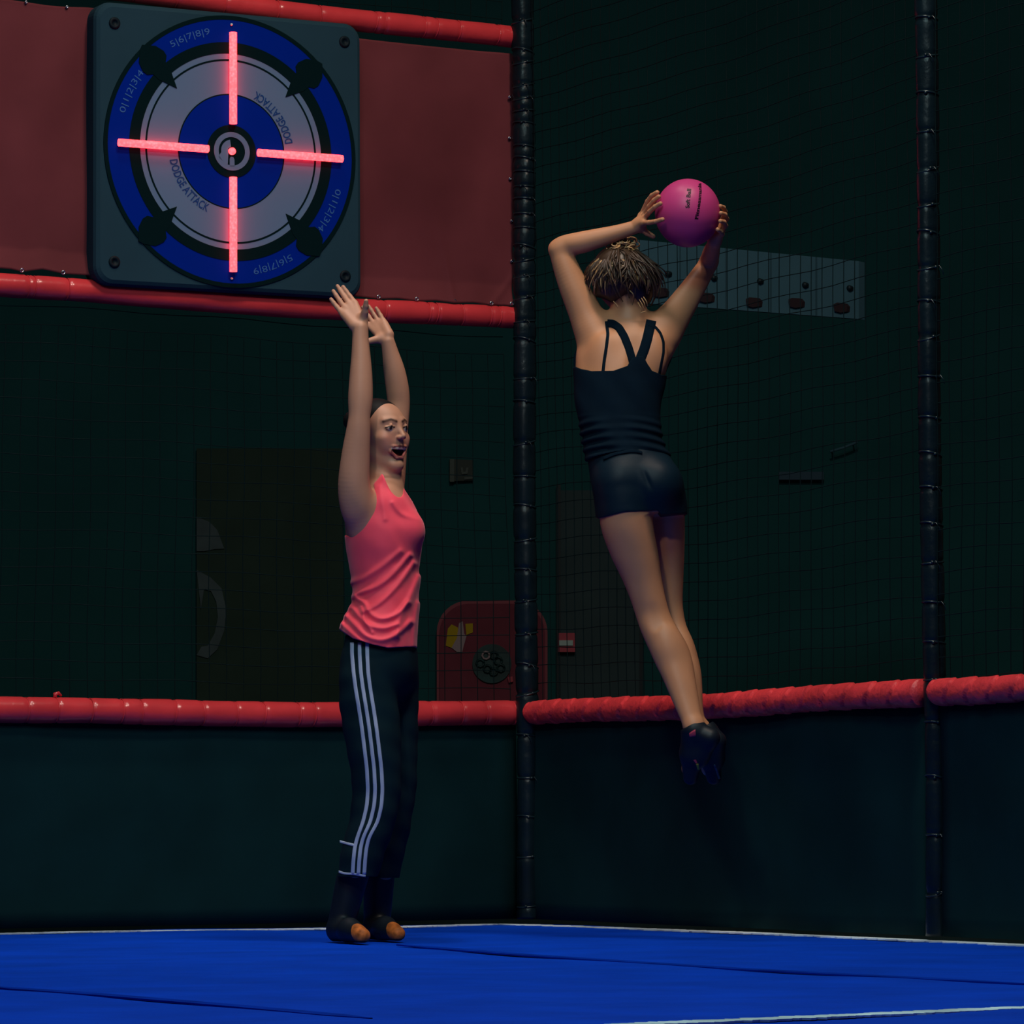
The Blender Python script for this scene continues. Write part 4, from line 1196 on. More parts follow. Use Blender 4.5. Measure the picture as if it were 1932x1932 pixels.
# arm holes and neckline
def hole(f, px, py, rx, ry, y0, y1, rot=0.0, k=0.006):
    c = J(px, py, 0); r_ = math.radians(rot)
    a = (math.cos(r_), 0, math.sin(r_)); b = (-math.sin(r_), 0, math.cos(r_))
    f.cell((c[0], Y1 + (y0 + y1) / 2, c[2]), (R(rx), (y1 - y0) / 2, R(ry)), (a, (0, 1, 0), b), k)
hole(T, 658, 942, 52, 73, -0.50, 0.22)
hole(T, 700, 900, 34, 42, 0.02, 0.40)
hole(T, 741, 912, 15, 46, -0.16, 0.16, rot=22)
hole(T, 690, 880, 34, 42, -0.3, 0.3)
# hollow it into cloth
BD = BODY1
XYZ = np.stack(np.meshgrid(*T.ax, indexing='ij'), -1).reshape(-1, 3)
inner = BD.sample(XYZ.astype(np.float64)).reshape(T.d.shape)
T.d = np.maximum(T.d, -(inner + 0.006)).astype(np.float32)
del XYZ, inner
sdf_obj('sleeveless_top', T, M['pink'], woman1)

# --- track pants
Pn = Field((J(628, 0)[0], Y1 - 0.25, J(0, 1662)[2]), (J(800, 0)[0], Y1 + 0.25, J(0, 1196)[2]), 0.003)
hips = [(1200, 655, 780, 0, 0.142), (1240, 645, 786, 0, 0.158), (1275, 645, 785, 0, 0.150), (1300, 655, 775, 0, 0.12), (1325, 680, 750, 0, 0.07)]
Pn.loft([sec(*r_, Y1) for r_ in hips], 0.01)
near_leg = [(1204, 655, 745, -0.06, 0.070), (1230, 648, 748, -0.07, 0.082), (1260, 643, 749, -0.075, 0.090), (1290, 640, 750, -0.078, 0.092), (1330, 640, 752, -0.08, 0.092), (1365, 646, 755, -0.082, 0.090), (1400, 652, 756, -0.085, 0.088), (1450, 660, 757, -0.085, 0.080), (1490, 664, 756, -0.085, 0.074),
            (1530, 662, 751, -0.085, 0.074), (1565, 654, 742, -0.085, 0.074), (1600, 645, 730, -0.085, 0.070), (1640, 638, 717, -0.085, 0.062), (1654, 637, 713, -0.085, 0.058)]
far_leg = [(1204, 690, 780, 0.06, 0.070), (1230, 690, 785, 0.07, 0.082), (1260, 690, 788, 0.075, 0.090), (1330, 690, 790, 0.08, 0.090), (1400, 698, 788, 0.085, 0.086), (1480, 708, 786, 0.085, 0.074), (1540, 706, 778, 0.09, 0.072), (1600, 692, 766, 0.095, 0.068), (1658, 684, 752, 0.10, 0.058)]
def foldp(X, Y, Z): return 0.0022 * np.sin(Z * 60 + X * 45 + Y * 18) * np.sin(Z * 23 - X * 30)
Pn.loft([sec(*r_, Y1) for r_ in near_leg], 0.03, fold=foldp)
Pn.loft([sec(*r_, Y1) for r_ in far_leg], 0.03, fold=foldp)
def confine(body, garment, z0, z1):
    """keep the body just inside a garment between two heights"""
    k0 = max(int((z0 - body.lo[2]) / body.h), 0); k1 = min(int((z1 - body.lo[2]) / body.h), body.n[2])
    g = np.stack(np.meshgrid(body.ax[0], body.ax[1], body.ax[2][k0:k1], indexing='ij'), -1).reshape(-1, 3).astype(np.float64)
    v = garment.sample(g).reshape(body.n[0], body.n[1], k1 - k0)
    body.d[:, :, k0:k1] = np.maximum(body.d[:, :, k0:k1], v + 0.004).astype(np.float32)
confine(BODY1, Pn, J(0, 1645)[2], J(0, 1205)[2])
sdf_obj('body', BODY1, M['skin'], woman1, colour1)
pants = sdf_obj('track_pants', Pn, M['pants'], woman1)

def drape(field, left, right, Y0, m, name, parent, n=60, nw=3, lift=0.0015, th=0.0012, label=None):
    """a ribbon laid on a surface between two outlines"""
    def res(pts):
        pts = np.array(pts, float); d = np.r_[0, np.cumsum(np.hypot(*np.diff(pts, axis=0).T))]
        u = np.linspace(0, d[-1], n)
        # smooth through the points
        x = np.interp(u, d, pts[:, 0]); y = np.interp(u, d, pts[:, 1])
        if len(pts) > 2:
            kk = np.array([1, 2, 3, 2, 1]) / 9.0
            x = np.r_[x[:2], np.convolve(x, kk, 'valid'), x[-2:]]; y = np.r_[y[:2], np.convolve(y, kk, 'valid'), y[-2:]]
        return x, y
    lx, ly = res(left); rx, ry = res(right)
    PX = []; PY = []
    for j in range(nw + 1):
        f_ = j / nw; PX.append(lx * (1 - f_) + rx * f_); PY.append(ly * (1 - f_) + ry * f_)
    PX = np.array(PX).T.ravel(); PY = np.array(PY).T.ravel()
    S = field.front(PX, PY, Y0, lift)
    Y_ = S[:, 1].reshape(n, nw + 1)
    for _ in range(3): Y_[1:-1] = (Y_[:-2] + 2 * Y_[1:-1] + Y_[2:]) / 4
    d = np.array([ray(x, y) for x, y in zip(PX, PY)]); d = d / d[:, 1:2]
    A = EYE + d * (Y_.ravel()[:, None] - th); Bk = EYE + d * (Y_.ravel()[:, None] + th + 0.003)
    V = np.concatenate([A, Bk]); w = n * (nw + 1); Fs = []
    for i in range(n - 1):
        for j in range(nw):
            a = i * (nw + 1) + j
            Fs.append((a, a + nw + 1, a + nw + 2, a + 1)); Fs.append((w + a, w + a + 1, w + a + nw + 2, w + a + nw + 1))
        a = i * (nw + 1); Fs.append((a, w + a, w + a + nw + 1, a + nw + 1)); a += nw; Fs.append((a, a + nw + 1, w + a + nw + 1, w + a))
    for j in range(nw):
        a = j; Fs.append((a, a + 1, w + a + 1, w + a)); a += (n - 1) * (nw + 1); Fs.append((a, w + a, w + a + 1, a + 1))
    return mesh_obj(name, V, Fs, m, parent, True, True, label)

st = [(1212, 664), (1235, 664), (1270, 667), (1300, 671), (1330, 676), (1365, 681.5), (1400, 686), (1450, 692), (1490, 694), (1520, 692), (1550, 685), (1580, 674), (1600, 669), (1625, 666.5), (1650, 665)]
for k, off in enumerate((0, 13.8, 27.6)):
    def sx(y, x):
        o = off
        if y > 1560: o *= 0.80
        if y < 1260: o *= 1.04
        return x + o
    L_ = [(sx(y, x) - 3.4, y) for y, x in st]; R_ = [(sx(y, x) + 3.6, y) for y, x in st]
    drape(Pn, L_, R_, Y1, M['stripe'], 'side_stripe', pants, n=90, label='pale grey side stripe')
drape(Pn, [(641, 1585), (655, 1589), (668, 1592)], [(641, 1590), (655, 1594), (668, 1597)], Y1, M['stripe'], 'zip_piping', pants, n=14, label='short pale piping')
drape(Pn, [(639, 1642), (650, 1646), (668, 1647), (690, 1651)], [(639, 1647), (650, 1650), (668, 1651), (690, 1655)], Y1, M['stripe'], 'hem_piping', pants, n=24, label='pale hem piping')

# --- shoes of the woman in pink
def shoe1(heel, toe, ankle_top, dy, name='shoe'):
    hx, hy = heel; tx, ty = toe
    f = Field(np.minimum(J(hx - 25, 1790, dy - 0.25), J(hx - 25, 1650, dy + 0.1)), np.maximum(J(tx + 20, 1650, dy - 0.25), J(tx + 20, 1650, dy + 0.1)), 0.0024)
    H = J(hx, hy, dy); H[2] = 0.030
    Tt = J(tx, ty, dy - 0.16); Tt[2] = 0.022
    mid = (H + Tt) / 2 + np.array([0, 0, 0.010])
    f.cone(H, mid, 0.031, 0.034, 0.012); f.cone(mid, Tt, 0.036, 0.022, 0.012)
    A0 = H + np.array([0.012, 0, 0.02]); A1 = J(*ankle_top, dy + 0.005)
    f.cone(A0, A1, 0.040, 0.050, 0.02)
    d_ = unit(Tt - H)
    zf = f.ax[2][None, None, :]
    f.d = np.maximum(f.d, (0.0015 - zf)).astype(np.float32)
    c = H * 0.12 + Tt * 0.88
    X, Y, Z = f.ax[0][:, None, None], f.ax[1][None, :, None], f.ax[2][None, None, :]
    side = (X - c[0]) * d_[0] + (Y - c[1]) * d_[1] + (Z - c[2]) * 0.5
    # end the ankle flat
    zc = Z - A1[2]
    f.d = np.maximum(f.d, zc.astype(np.float32))
    g = f.copy(); g.d = np.maximum(g.d - 0.0012, (0 - side).astype(np.float32)); g.d = np.maximum(g.d, (0.006 - Z).astype(np.float32)); g.d = np.maximum(g.d, (Z - 0.08).astype(np.float32))
    s_ = sdf_obj(name, f, M['shoe'], woman1)
    sdf_obj('toe_cap', g, M['orange'], s_, label='orange toe cap')
    return s_
shoe1((636, 1762), (684, 1768), (672, 1625), -0.055)
shoe1((704, 1762), (750, 1768), (716, 1625), 0.115)

# ------------------------------------------------------------------ jumping woman with the ball
Y2 = 12.62
def lean(py):
    """she arches in the air: shoulders and knees away from the camera, seat and heels towards it"""
    return float(np.interp(py, [600, 660, 720, 800, 860, 920, 1000, 1080, 1160, 1250, 1370, 1480], [0.10, 0.09, 0.065, 0.025, -0.005, -0.02, 0.005, 0.04, 0.05, 0.02, -0.05, -0.03]))
def K2(px, py, dy=0.0): return P(px, py, Y2 + dy + lean(py))
def sec2(py, xl, xr, dy, b): return sec(py, xl, xr, dy + lean(py), b, Y2)
woman2 = empty('person', K2(1215, 1478, 0.0), 'person seen from behind in navy vest and shorts, jumping with a pink ball held overhead', 'person')
B = Field((K2(1022, 0)[0], Y2 - 0.26, K2(0, 1500)[2]), (K2(1380, 0)[0], Y2 + 0.34, K2(0, 345)[2]))
trunk = [(612, 1150, 1228, 0.0, 0.060), (635, 1108, 1262, 0.0, 0.082), (660, 1090, 1266, 0.0, 0.094), (690, 1086, 1260, 0.0, 0.100), (715, 1086, 1253, 0.0, 0.100), (760, 1090, 1244, 0.0, 0.095), (800, 1098, 1240, 0.0, 0.092),
         (835, 1106, 1246, 0.0, 0.094), (870, 1113, 1264, 0.0, 0.104), (905, 1119, 1281, 0.0, 0.112), (940, 1126, 1290, 0.0, 0.108), (970, 1130, 1292, 0.0, 0.100)]
def trunk2(f, grow=0.0, k=0.02, fold=None, rows=trunk): f.loft([sec2(*r_) for r_ in rows], k, grow, fold=fold)
trunk2(B)
def glutes(f, g=0.0):
    f.ell(K2(1166, 912, -0.052), (0.060 + g, 0.062 + g, 0.066 + g), k=0.03)
    f.ell(K2(1243, 912, -0.052), (0.060 + g, 0.062 + g, 0.066 + g), k=0.03)
glutes(B)
# legs
legL = [(955, 1128, 1230, 0.0, 0.080), (1000, 1135, 1234, 0.0, 0.080), (1050, 1153, 1243, 0.0, 0.075), (1100, 1177, 1250, 0.0, 0.064), (1130, 1189, 1256, 0.0, 0.057), (1160, 1199, 1265, 0.0, 0.054), (1190, 1209, 1281, 0.0, 0.055),
        (1220, 1222, 1298, 0.0, 0.056), (1250, 1236, 1307, 0.0, 0.053), (1280, 1250, 1312, 0.0, 0.047), (1310, 1263, 1317, 0.0, 0.040), (1340, 1276, 1322, 0.0, 0.034), (1372, 1290, 1329, 0.0, 0.030)]
legL = [(a, b, c, -0.05 - 0.02 * (a - 955) / 417, e) for a, b, c, d_, e in legL]
legR = [(955, 1222, 1292, 0.07, 0.080), (1000, 1226, 1292, 0.075, 0.078), (1050, 1233, 1291, 0.08, 0.070), (1100, 1244, 1289, 0.085, 0.058), (1150, 1252, 1289, 0.085, 0.050), (1180, 1260, 1295, 0.085, 0.050), (1210, 1271, 1308, 0.08, 0.052),
        (1240, 1281, 1317, 0.08, 0.050), (1270, 1288, 1323, 0.08, 0.045), (1300, 1294, 1325, 0.08, 0.038), (1340, 1303, 1327, 0.08, 0.032), (1375, 1312, 1334, 0.08, 0.029)]
B.loft([sec2(*r_) for r_ in legL], 0.02)
B.loft([sec2(*r_) for r_ in legR], 0.015)
# calf muscle and the hollow of the knee
B.ell(K2(1262, 1222, -0.082), (0.036, 0.030, 0.062), k=0.025)
B.cell(K2(1236, 1165, -0.128), (0.018, 0.010, 0.030), k=0.02)
# back muscles, spine groove, shoulder blades
B.ell(K2(1140, 668, -0.062), (0.042, 0.032, 0.062), k=0.028)
B.ell(K2(1233, 668, -0.058), (0.038, 0.030, 0.058), k=0.028)
B.cell(K2(1194, 690, -0.112), (0.012, 0.020, 0.110), k=0.022)
# neck and trapezius
B.cone(K2(1190, 625, 0.0), K2(1182, 560, 0.012), 0.060, 0.050, 0.02)
B.cone(K2(1185, 605, 0.0), K2(1128, 628, 0.0), 0.040, 0.045, 0.03)
B.cone(K2(1190, 605, 0.0), K2(1252, 628, 0.012), 0.038, 0.042, 0.03)
# head turned away
FW2 = unit((0.28, 0.95, 0.22)); UP2 = unit((0.10, -0.12, 1.0))
HC2 = K2(1170, 532, 0.03)
w2, ul2, ll2 = head(B, HC2, FW2, UP2, 0.93, mouth_open=False)
# left arm
limb(B, [(K2(1128, 655, 0.0), R(30)), (K2(1120, 628, 0.0), R(36)), (K2(1104, 590, 0.0), R(32)), (K2(1080, 535, 0.0), R(27.5)), (K2(1064, 495, 0.0), R(23)), (K2(1056, 474, 0.0), R(19))], 0.03)
limb(B, [(K2(1052, 468, 0.0), R(16)), (K2(1066, 463, -0.004), R(19.5)), (K2(1095, 458, -0.018), R(21)), (K2(1130, 449, -0.030), R(18.5)), (K2(1165, 439, -0.040), R(15)), (K2(1203, 427, -0.05), R(12.5))], 0.018)
# right arm
limb(B, [(K2(1243, 650, 0.01), R(30)), (K2(1254, 622, 0.022), R(36)), (K2(1277, 590, 0.05), R(30)), (K2(1305, 548, 0.082), R(24)), (K2(1330, 508, 0.112), R(19)), (K2(1338, 492, 0.110), R(17))], 0.03)
limb(B, [(K2(1338, 494, 0.112), R(17)), (K2(1341, 480, 0.065), R(17)), (K2(1345, 466, 0.02), R(14)), (K2(1347, 458, -0.015), R(12))], 0.012)
# left hand on the ball
Wl = K2(1205, 424, -0.052)
def F_(*p): return [K2(*q) for q in p]
lh = [F_((1210, 406, -0.035), (1222, 380, -0.075), (1230, 369, -0.098), (1240, 363, -0.118)),
      F_((1213, 409, -0.055), (1225, 389, -0.098), (1234, 378, -0.122), (1243, 371, -0.138)),
      F_((1215, 413, -0.072), (1226, 399, -0.118), (1236, 390, -0.142), (1246, 384, -0.156)),
      F_((1214, 420, -0.085), (1225, 420, -0.120), (1237, 418, -0.148), (1250, 414, -0.168))]
for q in lh:
    B.cone(Wl, q[0], R(9.5), R(7.0), 0.012)
    finger(B, q, R(5.0), R(4.3), 0.003)
q = F_((1212, 432, -0.045), (1221, 440, -0.052), (1232, 446, -0.060)); B.cone(Wl, q[0], R(9), R(7), 0.012); finger(B, q, R(6.2), R(4.8), 0.003)
# right hand on the ball
Wr = K2(1349, 455, -0.018)
rh = [F_((1362, 418, -0.010), (1368, 400, -0.045), (1365, 392, -0.080), (1359, 389, -0.105)),
      F_((1364, 426, -0.030), (1371, 413, -0.065), (1368, 405, -0.098), (1360, 402, -0.122)),
      F_((1363, 434, -0.045), (1369, 426, -0.080), (1366, 419, -0.110), (1359, 417, -0.132)),
      F_((1359, 442, -0.055), (1363, 442, -0.085), (1360, 437, -0.108), (1354, 433, -0.126))]
for q in rh:
    B.cone(Wr, q[0], R(9), R(6.5), 0.012); finger(B, q, R(4.9), R(4.2), 0.003)
q = F_((1352, 436, 0.020), (1342, 424, 0.040), (1330, 412, 0.050)); B.cone(Wr, q[0], R(9), R(7), 0.012); finger(B, q, R(6), R(4.8), 0.003)
# feet inside the shoes
B.cone(K2(1310, 1370, -0.07), K2(1302, 1450, -0.03), 0.030, 0.026, 0.015)
B.cone(K2(1324, 1375, 0.08), K2(1338, 1450, 0.11), 0.028, 0.024, 0.015)
def colour2(V):
    c = np.tile(SKIN2, (len(V), 1))
    near = np.linalg.norm(V - HC2, axis=1) < 0.15
    W = V[near]; k = c[near]
    k = paint(k, W, [(w2(*a), w2(*b)) for a, b in zip(ul2[:-1], ul2[1:])], lin((150, 70, 70)), 0.0055, 0.002)
    k = paint(k, W, [(w2(*a), w2(*b)) for a, b in zip(ll2[:-1], ll2[1:])], lin((150, 70, 70)), 0.0060, 0.002)
    for s_ in (1, -1):
        k = paint(k, W, [(w2(0.031 * s_, 0.080, 0.015), w2(0.0312 * s_, 0.080, 0.015))], lin((176, 168, 165)), 0.009, 0.001)
        k = paint(k, W, [(w2(0.031 * s_, 0.0865, 0.0145), w2(0.0311 * s_, 0.0866, 0.0145))], lin((40, 30, 24)), 0.0055, 0.001)
        k = paint(k, W, [(w2(0.012 * s_, 0.093, 0.036), w2(0.045 * s_, 0.073, 0.040))], lin((80, 56, 40)), 0.0042, 0.002)
    c[near] = k
    return c
sdf_obj('body', B, M['skin'], woman2, colour2)
BODY2 = B

# --- navy vest
def foldv(X, Y, Z):
    zt = K2(0, 790)[2]; m = np.clip((zt - Z) / 0.05, 0, 1)
    return -m * (0.0045 + (0.0030 + 0.0020 * np.sin(X * 37 + Z * 20)) * np.sin((Z + 0.12 * (X - 0.35) ** 1 * 0.6 + 0.9 * (X - K2(1185, 0)[0]) ** 2) * 230)) + 0.0015 * np.sin(Z * 50 + X * 60)
Vt = Field((K2(1070, 0)[0], Y2 - 0.2, K2(0, 890)[2]), (K2(1300, 0)[0], Y2 + 0.3, K2(0, 590)[2]))
vrows = [r_ for r_ in trunk if 600 < r_[0] < 880]
vrows = vrows + [(890, 1117, 1274, 0.0, 0.109)]
trunk2(Vt, 0.0075, 0.01, foldv, vrows)
Vt.ell(K2(1140, 668, -0.062), (0.046, 0.036, 0.066), k=0.028); Vt.ell(K2(1233, 668, -0.058), (0.042, 0.034, 0.062), k=0.028)
X, Y, Z = Vt.ax[0][:, None, None], Vt.ax[1][None, :, None], Vt.ax[2][None, None, :]
zx = lambda x: K2(x, 0)[0]
tops = np.interp(Vt.ax[0], [zx(1080), zx(1090), zx(1110), zx(1150), zx(1176), zx(1184), zx(1197), zx(1206), zx(1214), zx(1222), zx(1240), zx(1256)],
                 [K2(0, y)[2] for y in (700, 706, 712, 713, 704, 690, 686, 686, 700, 712, 718, 716)])[:, None, None]
back = (Z - tops)
frontcut = (Z - (K2(0, 660)[2]))
cut = np.where(Y < Y2 + 0.10, back, frontcut)
Vt.d = np.maximum(Vt.d, cut.astype(np.float32))
hem = K2(0, 868)[2] - 0.25 * 0 + 0 * X
Vt.d = np.maximum(Vt.d, ((K2(0, 862)[2] + 1.1 * (X - zx(1190)) ** 2 * -1.0 - Z)).astype(np.float32))
vest = sdf_obj('sports_vest', Vt, M['navy'], woman2)
def strap(path, w, name, m=None):
    L_ = []; R_ = []
    for i, (x, y) in enumerate(path):
        a = path[max(i - 1, 0)]; b = path[min(i + 1, len(path) - 1)]
        t = np.array([b[0] - a[0], b[1] - a[1]], float); t /= np.linalg.norm(t); nn = np.array([-t[1], t[0]]) * w / 2
        L_.append((x - nn[0], y - nn[1])); R_.append((x + nn[0], y + nn[1]))
    return drape(BODY2, L_, R_, Y2, m or M['navy'], name, vest, n=50, nw=3, lift=0.001, th=0.0016)
strap([(1146, 610), (1156, 610), (1168, 618), (1178, 635), (1186, 655), (1192, 675), (1198, 700)], 15, 'wide_strap')
strap([(1229, 604), (1226, 618), (1221, 640), (1215, 660), (1207, 680), (1200, 700)], 19, 'wide_strap')
strap([(1144, 606), (1147, 630), (1144, 655), (1140, 680), (1136, 716)], 6, 'thin_strap')
strap([(1224, 612), (1236, 616), (1246, 628), (1252, 645), (1252, 665), (1247, 690), (1241, 720)], 5, 'thin_strap')

# --- shorts
Sh = Field((K2(1095, 0)[0], Y2 - 0.22, K2(0, 1000)[2]), (K2(1310, 0)[0], Y2 + 0.24, K2(0, 830)[2]))
srows = [(835, 1108, 1246, 0.0, 0.094), (870, 1114, 1264, 0.0, 0.104), (905, 1119, 1281, 0.0, 0.112), (940, 1125, 1289, 0.0, 0.108), (975, 1129, 1291, 0.0, 0.100)]
trunk2(Sh, 0.008, 0.015, None, srows)
glutes(Sh, 0.009)
Sh.loft([sec2(*r_) for r_ in [(900, 1135, 1215, -0.035, 0.060), (930, 1128, 1224, -0.045, 0.074), (960, 1128, 1229, -0.05, 0.080), (1000, 1133, 1234, -0.052, 0.081)]], 0.015, 0.004)
Sh.loft([sec2(*r_) for r_ in [(900, 1225, 1275, 0.02, 0.060), (930, 1234, 1288, 0.035, 0.078), (960, 1236, 1292, 0.04, 0.085), (1000, 1238, 1293, 0.045, 0.083)]], 0.015, 0.004)
X, Y, Z = Sh.ax[0][:, None, None], Sh.ax[1][None, :, None], Sh.ax[2][None, None, :]
hz2 = np.interp(Sh.ax[0], [zx(1130), zx(1165), zx(1228), zx(1236), zx(1260), zx(1292)], [K2(0, y)[2] for y in (987, 979, 975, 984, 981, 977)])[:, None, None]
Sh.d = np.maximum(Sh.d, (hz2 - Z).astype(np.float32))
top2 = np.interp(Sh.ax[0], [zx(1110), zx(1150), zx(1190), zx(1250)], [K2(0, y)[2] for y in (862, 850, 846, 862)])[:, None, None]
Sh.d = np.maximum(Sh.d, (Z - top2).astype(np.float32))
# seam between the buttocks
Sh.cell(K2(1216, 893, -0.142), (0.008, 0.020, 0.060), ax=((0.93, 0, 0.37), (0, 1, 0), (-0.37, 0, 0.93)), k=0.010)
shorts = sdf_obj('sports_shorts', Sh, M['shorts'], woman2)
drape(Sh, [(1137, 862), (1160, 853), (1185, 848), (1204, 848), (1212, 852)], [(1138, 868), (1160, 859), (1185, 854), (1204, 854), (1212, 857)], Y2, M['navy'], 'waistband', shorts, n=26, lift=0.003, th=0.002)

# --- hair of the jumping woman
fu2 = unit(UP2 - FW2 * np.dot(UP2, FW2)); lf2 = np.cross(fu2, FW2); ax2 = (lf2, FW2, fu2)
Hr = Field(HC2 - 0.17, HC2 + 0.19, 0.0028)
Hr.ell(w2(0, -0.020, 0.036), (0.084, 0.094, 0.084), ax2, 0.008)
Hr.ell(K2(1208, 545, 0.0), (0.040, 0.050, 0.060), k=0.02)
Hr.ell(K2(1150, 545, -0.01), (0.050, 0.050, 0.045), k=0.02)
Hr.ell(K2(1173, 466, -0.005), (0.035, 0.036, 0.030), k=0.012)
Hr.cell(w2(0, 0.115, -0.02), (0.10, 0.092, 0.095), ax2, 0.006)
Hr.cell(K2(1130, 588, 0.02), (0.045, 0.20, 0.040), k=0.01)
hair2 = sdf_obj('hair', Hr, M['hair_brown'], woman2)
def strands(count, m, name, seed, loose):
    rr = random.Random(seed); bb = MB()
    top = K2(1172, 476, -0.03); cen = K2(1168, 534, 0.010)
    for i in range(count):
        # run from the knot over the back of the head down to the nape
        az = rr.uniform(-1.75, 1.6) if not loose else rr.uniform(-0.3, 1.35)
        ln = rr.uniform(0.55, 1.0)
        pts = []
        a1 = rr.uniform(1.4, 2.15) if not loose else rr.uniform(1.7, 2.5)
        n = 9
        lift = rr.uniform(0.0, 0.010) + (rr.uniform(0, 0.018) if loose else 0)
        wv = rr.uniform(-0.2, 0.2); s0 = rr.uniform(0.1, 0.9) if rr.random() < 0.5 else 0.1
        for k in range(n):
            t = k / (n - 1)
            th_ = s0 + (a1 * ln - s0) * t if a1 * ln > s0 else s0 + 0.3 * t
            aa = az * (0.55 + 0.45 * t) + wv * math.sin(3 * t)
            dirv = np.array([math.sin(th_) * math.sin(aa), -math.sin(th_) * math.cos(aa), math.cos(th_)])
            rx, ry, rz = 0.099 + lift * (0.5 + t), 0.104 + lift * (0.5 + t), 0.088 + lift
            p = cen + np.array([dirv[0] * rx + (0.014 if dirv[0] > 0 else 0), dirv[1] * ry, dirv[2] * rz])
            if loose and t > 0.6: p = p + np.array([0.012, -0.006, 0.004]) * (t - 0.6) * 2.5
            pts.append(p)
        w = rr.uniform(0.0012, 0.0032)
        bb.tube(pts, [w * (0.5 + 0.9 * math.sin(math.pi * (0.1 + 0.85 * k / (n - 1)))) for k in range(n)], seg=5)
    return bb.build(name, m, hair2, smooth=True)
tag(strands(520, M['hair_brown'], 'dark_strands', 3, False), None, None, kind='stuff')
tag(strands(210, M['hair_gold'], 'golden_strands', 5, False), None, None, kind='stuff')
tag(strands(90, M['hair_brown'], 'loose_strands', 9, True), None, None, kind='stuff')
# knot curls
rr = random.Random(4)
bb = MB()
for i in range(46):
    c = K2(1172 + rr.uniform(-22, 24), 462 + rr.uniform(-11, 14), -0.01 + rr.uniform(-0.04, 0.02))
    a0 = rr.uniform(0, 6.28); r_ = rr.uniform(0.008, 0.020); ti = rr.uniform(-0.6, 0.6)
    bb.tube([c + np.array([r_ * math.cos(a0 + t * 0.5), ti * r_ * math.sin(a0 + t * 0.5), 0.6 * r_ * math.sin(a0 + t * 0.5)]) for t in range(8)], [0.0012, 0.002, 0.0026, 0.0028, 0.0026, 0.002, 0.0015, 0.001], seg=5)
tag(bb.build('knot_curls', M['hair_gold'], hair2, smooth=True), None, None, kind='stuff')
bb = MB()
for (x, y, x1_, y1_) in ((1160, 572, 1166, 582), (1157, 568, 1163, 579), (1206, 565, 1215, 586), (1210, 562, 1218, 583), (1203, 570, 1211, 590), (1214, 560, 1222, 578), (1188, 548, 1196, 560), (1208, 590, 1218, 588), (1186, 500, 1205, 522)):
    a = BODY2.front([x], [y], Y2, 0.004)[0] if False else K2(x, y, -0.085)
    b = K2(x1_, y1_, -0.080); mid = (a + b) / 2 + np.array([0.003, -0.003, 0])
    bb.tube([a, mid, b], [0.001, 0.0018, 0.0008], seg=5)
bb.build('stray_lock', M['hair_gold'], hair2, smooth=True)

# --- shoes of the jumping woman
def shoe2(heel, ankle, toe, dyh, dyt, accents):
    pts = [K2(*ankle, dyh), K2(*heel, dyh - 0.02), K2(*toe, dyt)]
    lo = np.min(pts, axis=0) - 0.06; hi = np.max(pts, axis=0) + 0.06
    f = Field(lo, hi, 0.0024)
    A, H, Tt = pts
    mid = (A + Tt) / 2
    f.cone(A, mid, 0.037, 0.036, 0.015); f.cone(mid, Tt, 0.036, 0.023, 0.015); f.cone(A, H, 0.033, 0.026, 0.015); f.cone(H, (H + Tt) / 2, 0.024, 0.028, 0.02)
    top = A + np.array([0.0, 0, 0.022])
    X, Y, Z = f.ax[0][:, None, None], f.ax[1][None, :, None], f.ax[2][None, None, :]
    f.d = np.maximum(f.d, ((Z - top[2]) - 0.55 * (X - top[0])).astype(np.float32) * 0.85)
    s_ = sdf_obj('shoe', f, M['shoe'], woman2)
    for (l, r, m, nm) in accents:
        drape(f, l, r, Y2, M[m], nm, s_, n=12, lift=0.0006)
    return s_
shoe2((1340, 1392), (1309, 1378), (1303, 1466), -0.07, -0.03,
      [([(1300, 1384), (1306, 1379), (1312, 1376)], [(1301, 1391), (1307, 1390), (1313, 1389)], 'pinktag', 'heel_tag'),
       ([(1308, 1434), (1312, 1440)], [(1313, 1433), (1316, 1440)], 'pinktag', 'side_flash'),
       ([(1313, 1441), (1316, 1452)], [(1318, 1441), (1319, 1452)], 'yellow', 'side_patch')])
shoe2((1352, 1398), (1332, 1382), (1347, 1466), 0.08, 0.11,
      [([(1346, 1443), (1351, 1456), (1355, 1470)], [(1349, 1442), (1355, 1455), (1360, 1470)], 'greyedge', 'sole_edge')])

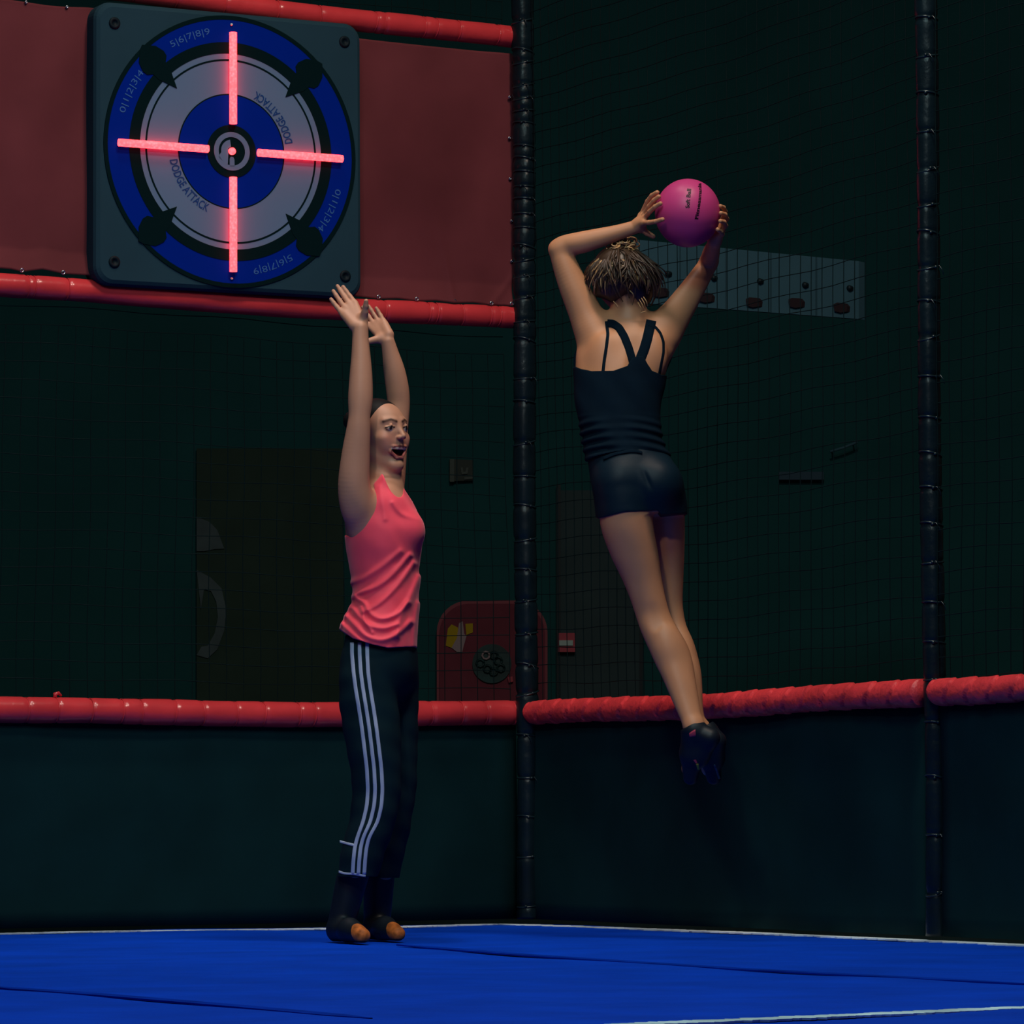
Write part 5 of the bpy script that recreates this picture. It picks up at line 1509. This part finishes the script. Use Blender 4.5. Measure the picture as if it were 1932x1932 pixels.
# ------------------------------------------------------------------ the ball
BCN = K2(1297.5, 402, -0.080); BR = 62.5 / S1
ball = empty('ball', BCN - np.array([0, 0, BR]), 'magenta pink rubber ball with black lettering held above the head', 'ball')
V = []; Fs = []
nl, nn_ = 48, 72
for i in range(nl + 1):
    th_ = math.pi * i / nl
    for j in range(nn_):
        ph = 2 * math.pi * j / nn_
        V.append(BCN + np.array([math.sin(th_) * math.cos(ph), math.sin(th_) * math.sin(ph), math.cos(th_) * 1.045]) * BR)
for i in range(nl):
    for j in range(nn_):
        a = i * nn_ + j; b = i * nn_ + (j + 1) % nn_
        Fs.append((a, a + nn_, b + nn_, b))
me_b = mesh_obj('ball_skin', V, Fs, M['ball'], ball)
def ball_text(s, path, size, name):
    Vt_, Ft = text_mesh(s, size, 0.035)
    x = (Vt_[:, 0] - Vt_[:, 0].min()) / (Vt_[:, 0].max() - Vt_[:, 0].min()); y = Vt_[:, 1]
    p = np.array(path, float); u = np.linspace(0, 1, len(p))
    px = np.interp(x, u, p[:, 0]); py = np.interp(x, u, p[:, 1])
    t = p[-1] - p[0]; t /= np.linalg.norm(t); nrm = np.array([t[1], -t[0]])
    nrm = nrm if nrm[0] < 0 else -nrm
    px = px + nrm[0] * y * S1; py = py + nrm[1] * y * S1
    out = []
    for a, b in zip(px, py):
        d = ray(a, b); d = d / np.linalg.norm(d)
        o = EYE - BCN; bb_ = np.dot(o, d); cc_ = np.dot(o, o) - (BR * 1.008) ** 2
        q = max(bb_ * bb_ - cc_, 0)
        out.append(EYE + d * (-bb_ - math.sqrt(q)))
    out = np.array(out); nout = (out - BCN); nout /= np.linalg.norm(nout, axis=1)[:, None]
    out[:] = BCN + nout * BR * np.sqrt(1 / (1 - nout[:, 2:3] ** 2 * (1 - 1 / 1.045 ** 2)))
    VV = np.concatenate([out + nout * 0.0006, out - nout * 0.002]); n = len(out)
    return mesh_obj(name, VV, Ft + [[i + n for i in f][::-1] for f in Ft], M['ink'], ball, False)
ball_text('Soft Ball', [(1300.5, 393), (1301.5, 382), (1302.5, 370), (1304, 357)], 0.017, 'small_lettering')
ball_text('Fitnessmania', [(1317, 414), (1320, 395), (1322.5, 375), (1323.5, 361), (1322, 347)], 0.0145, 'large_lettering')
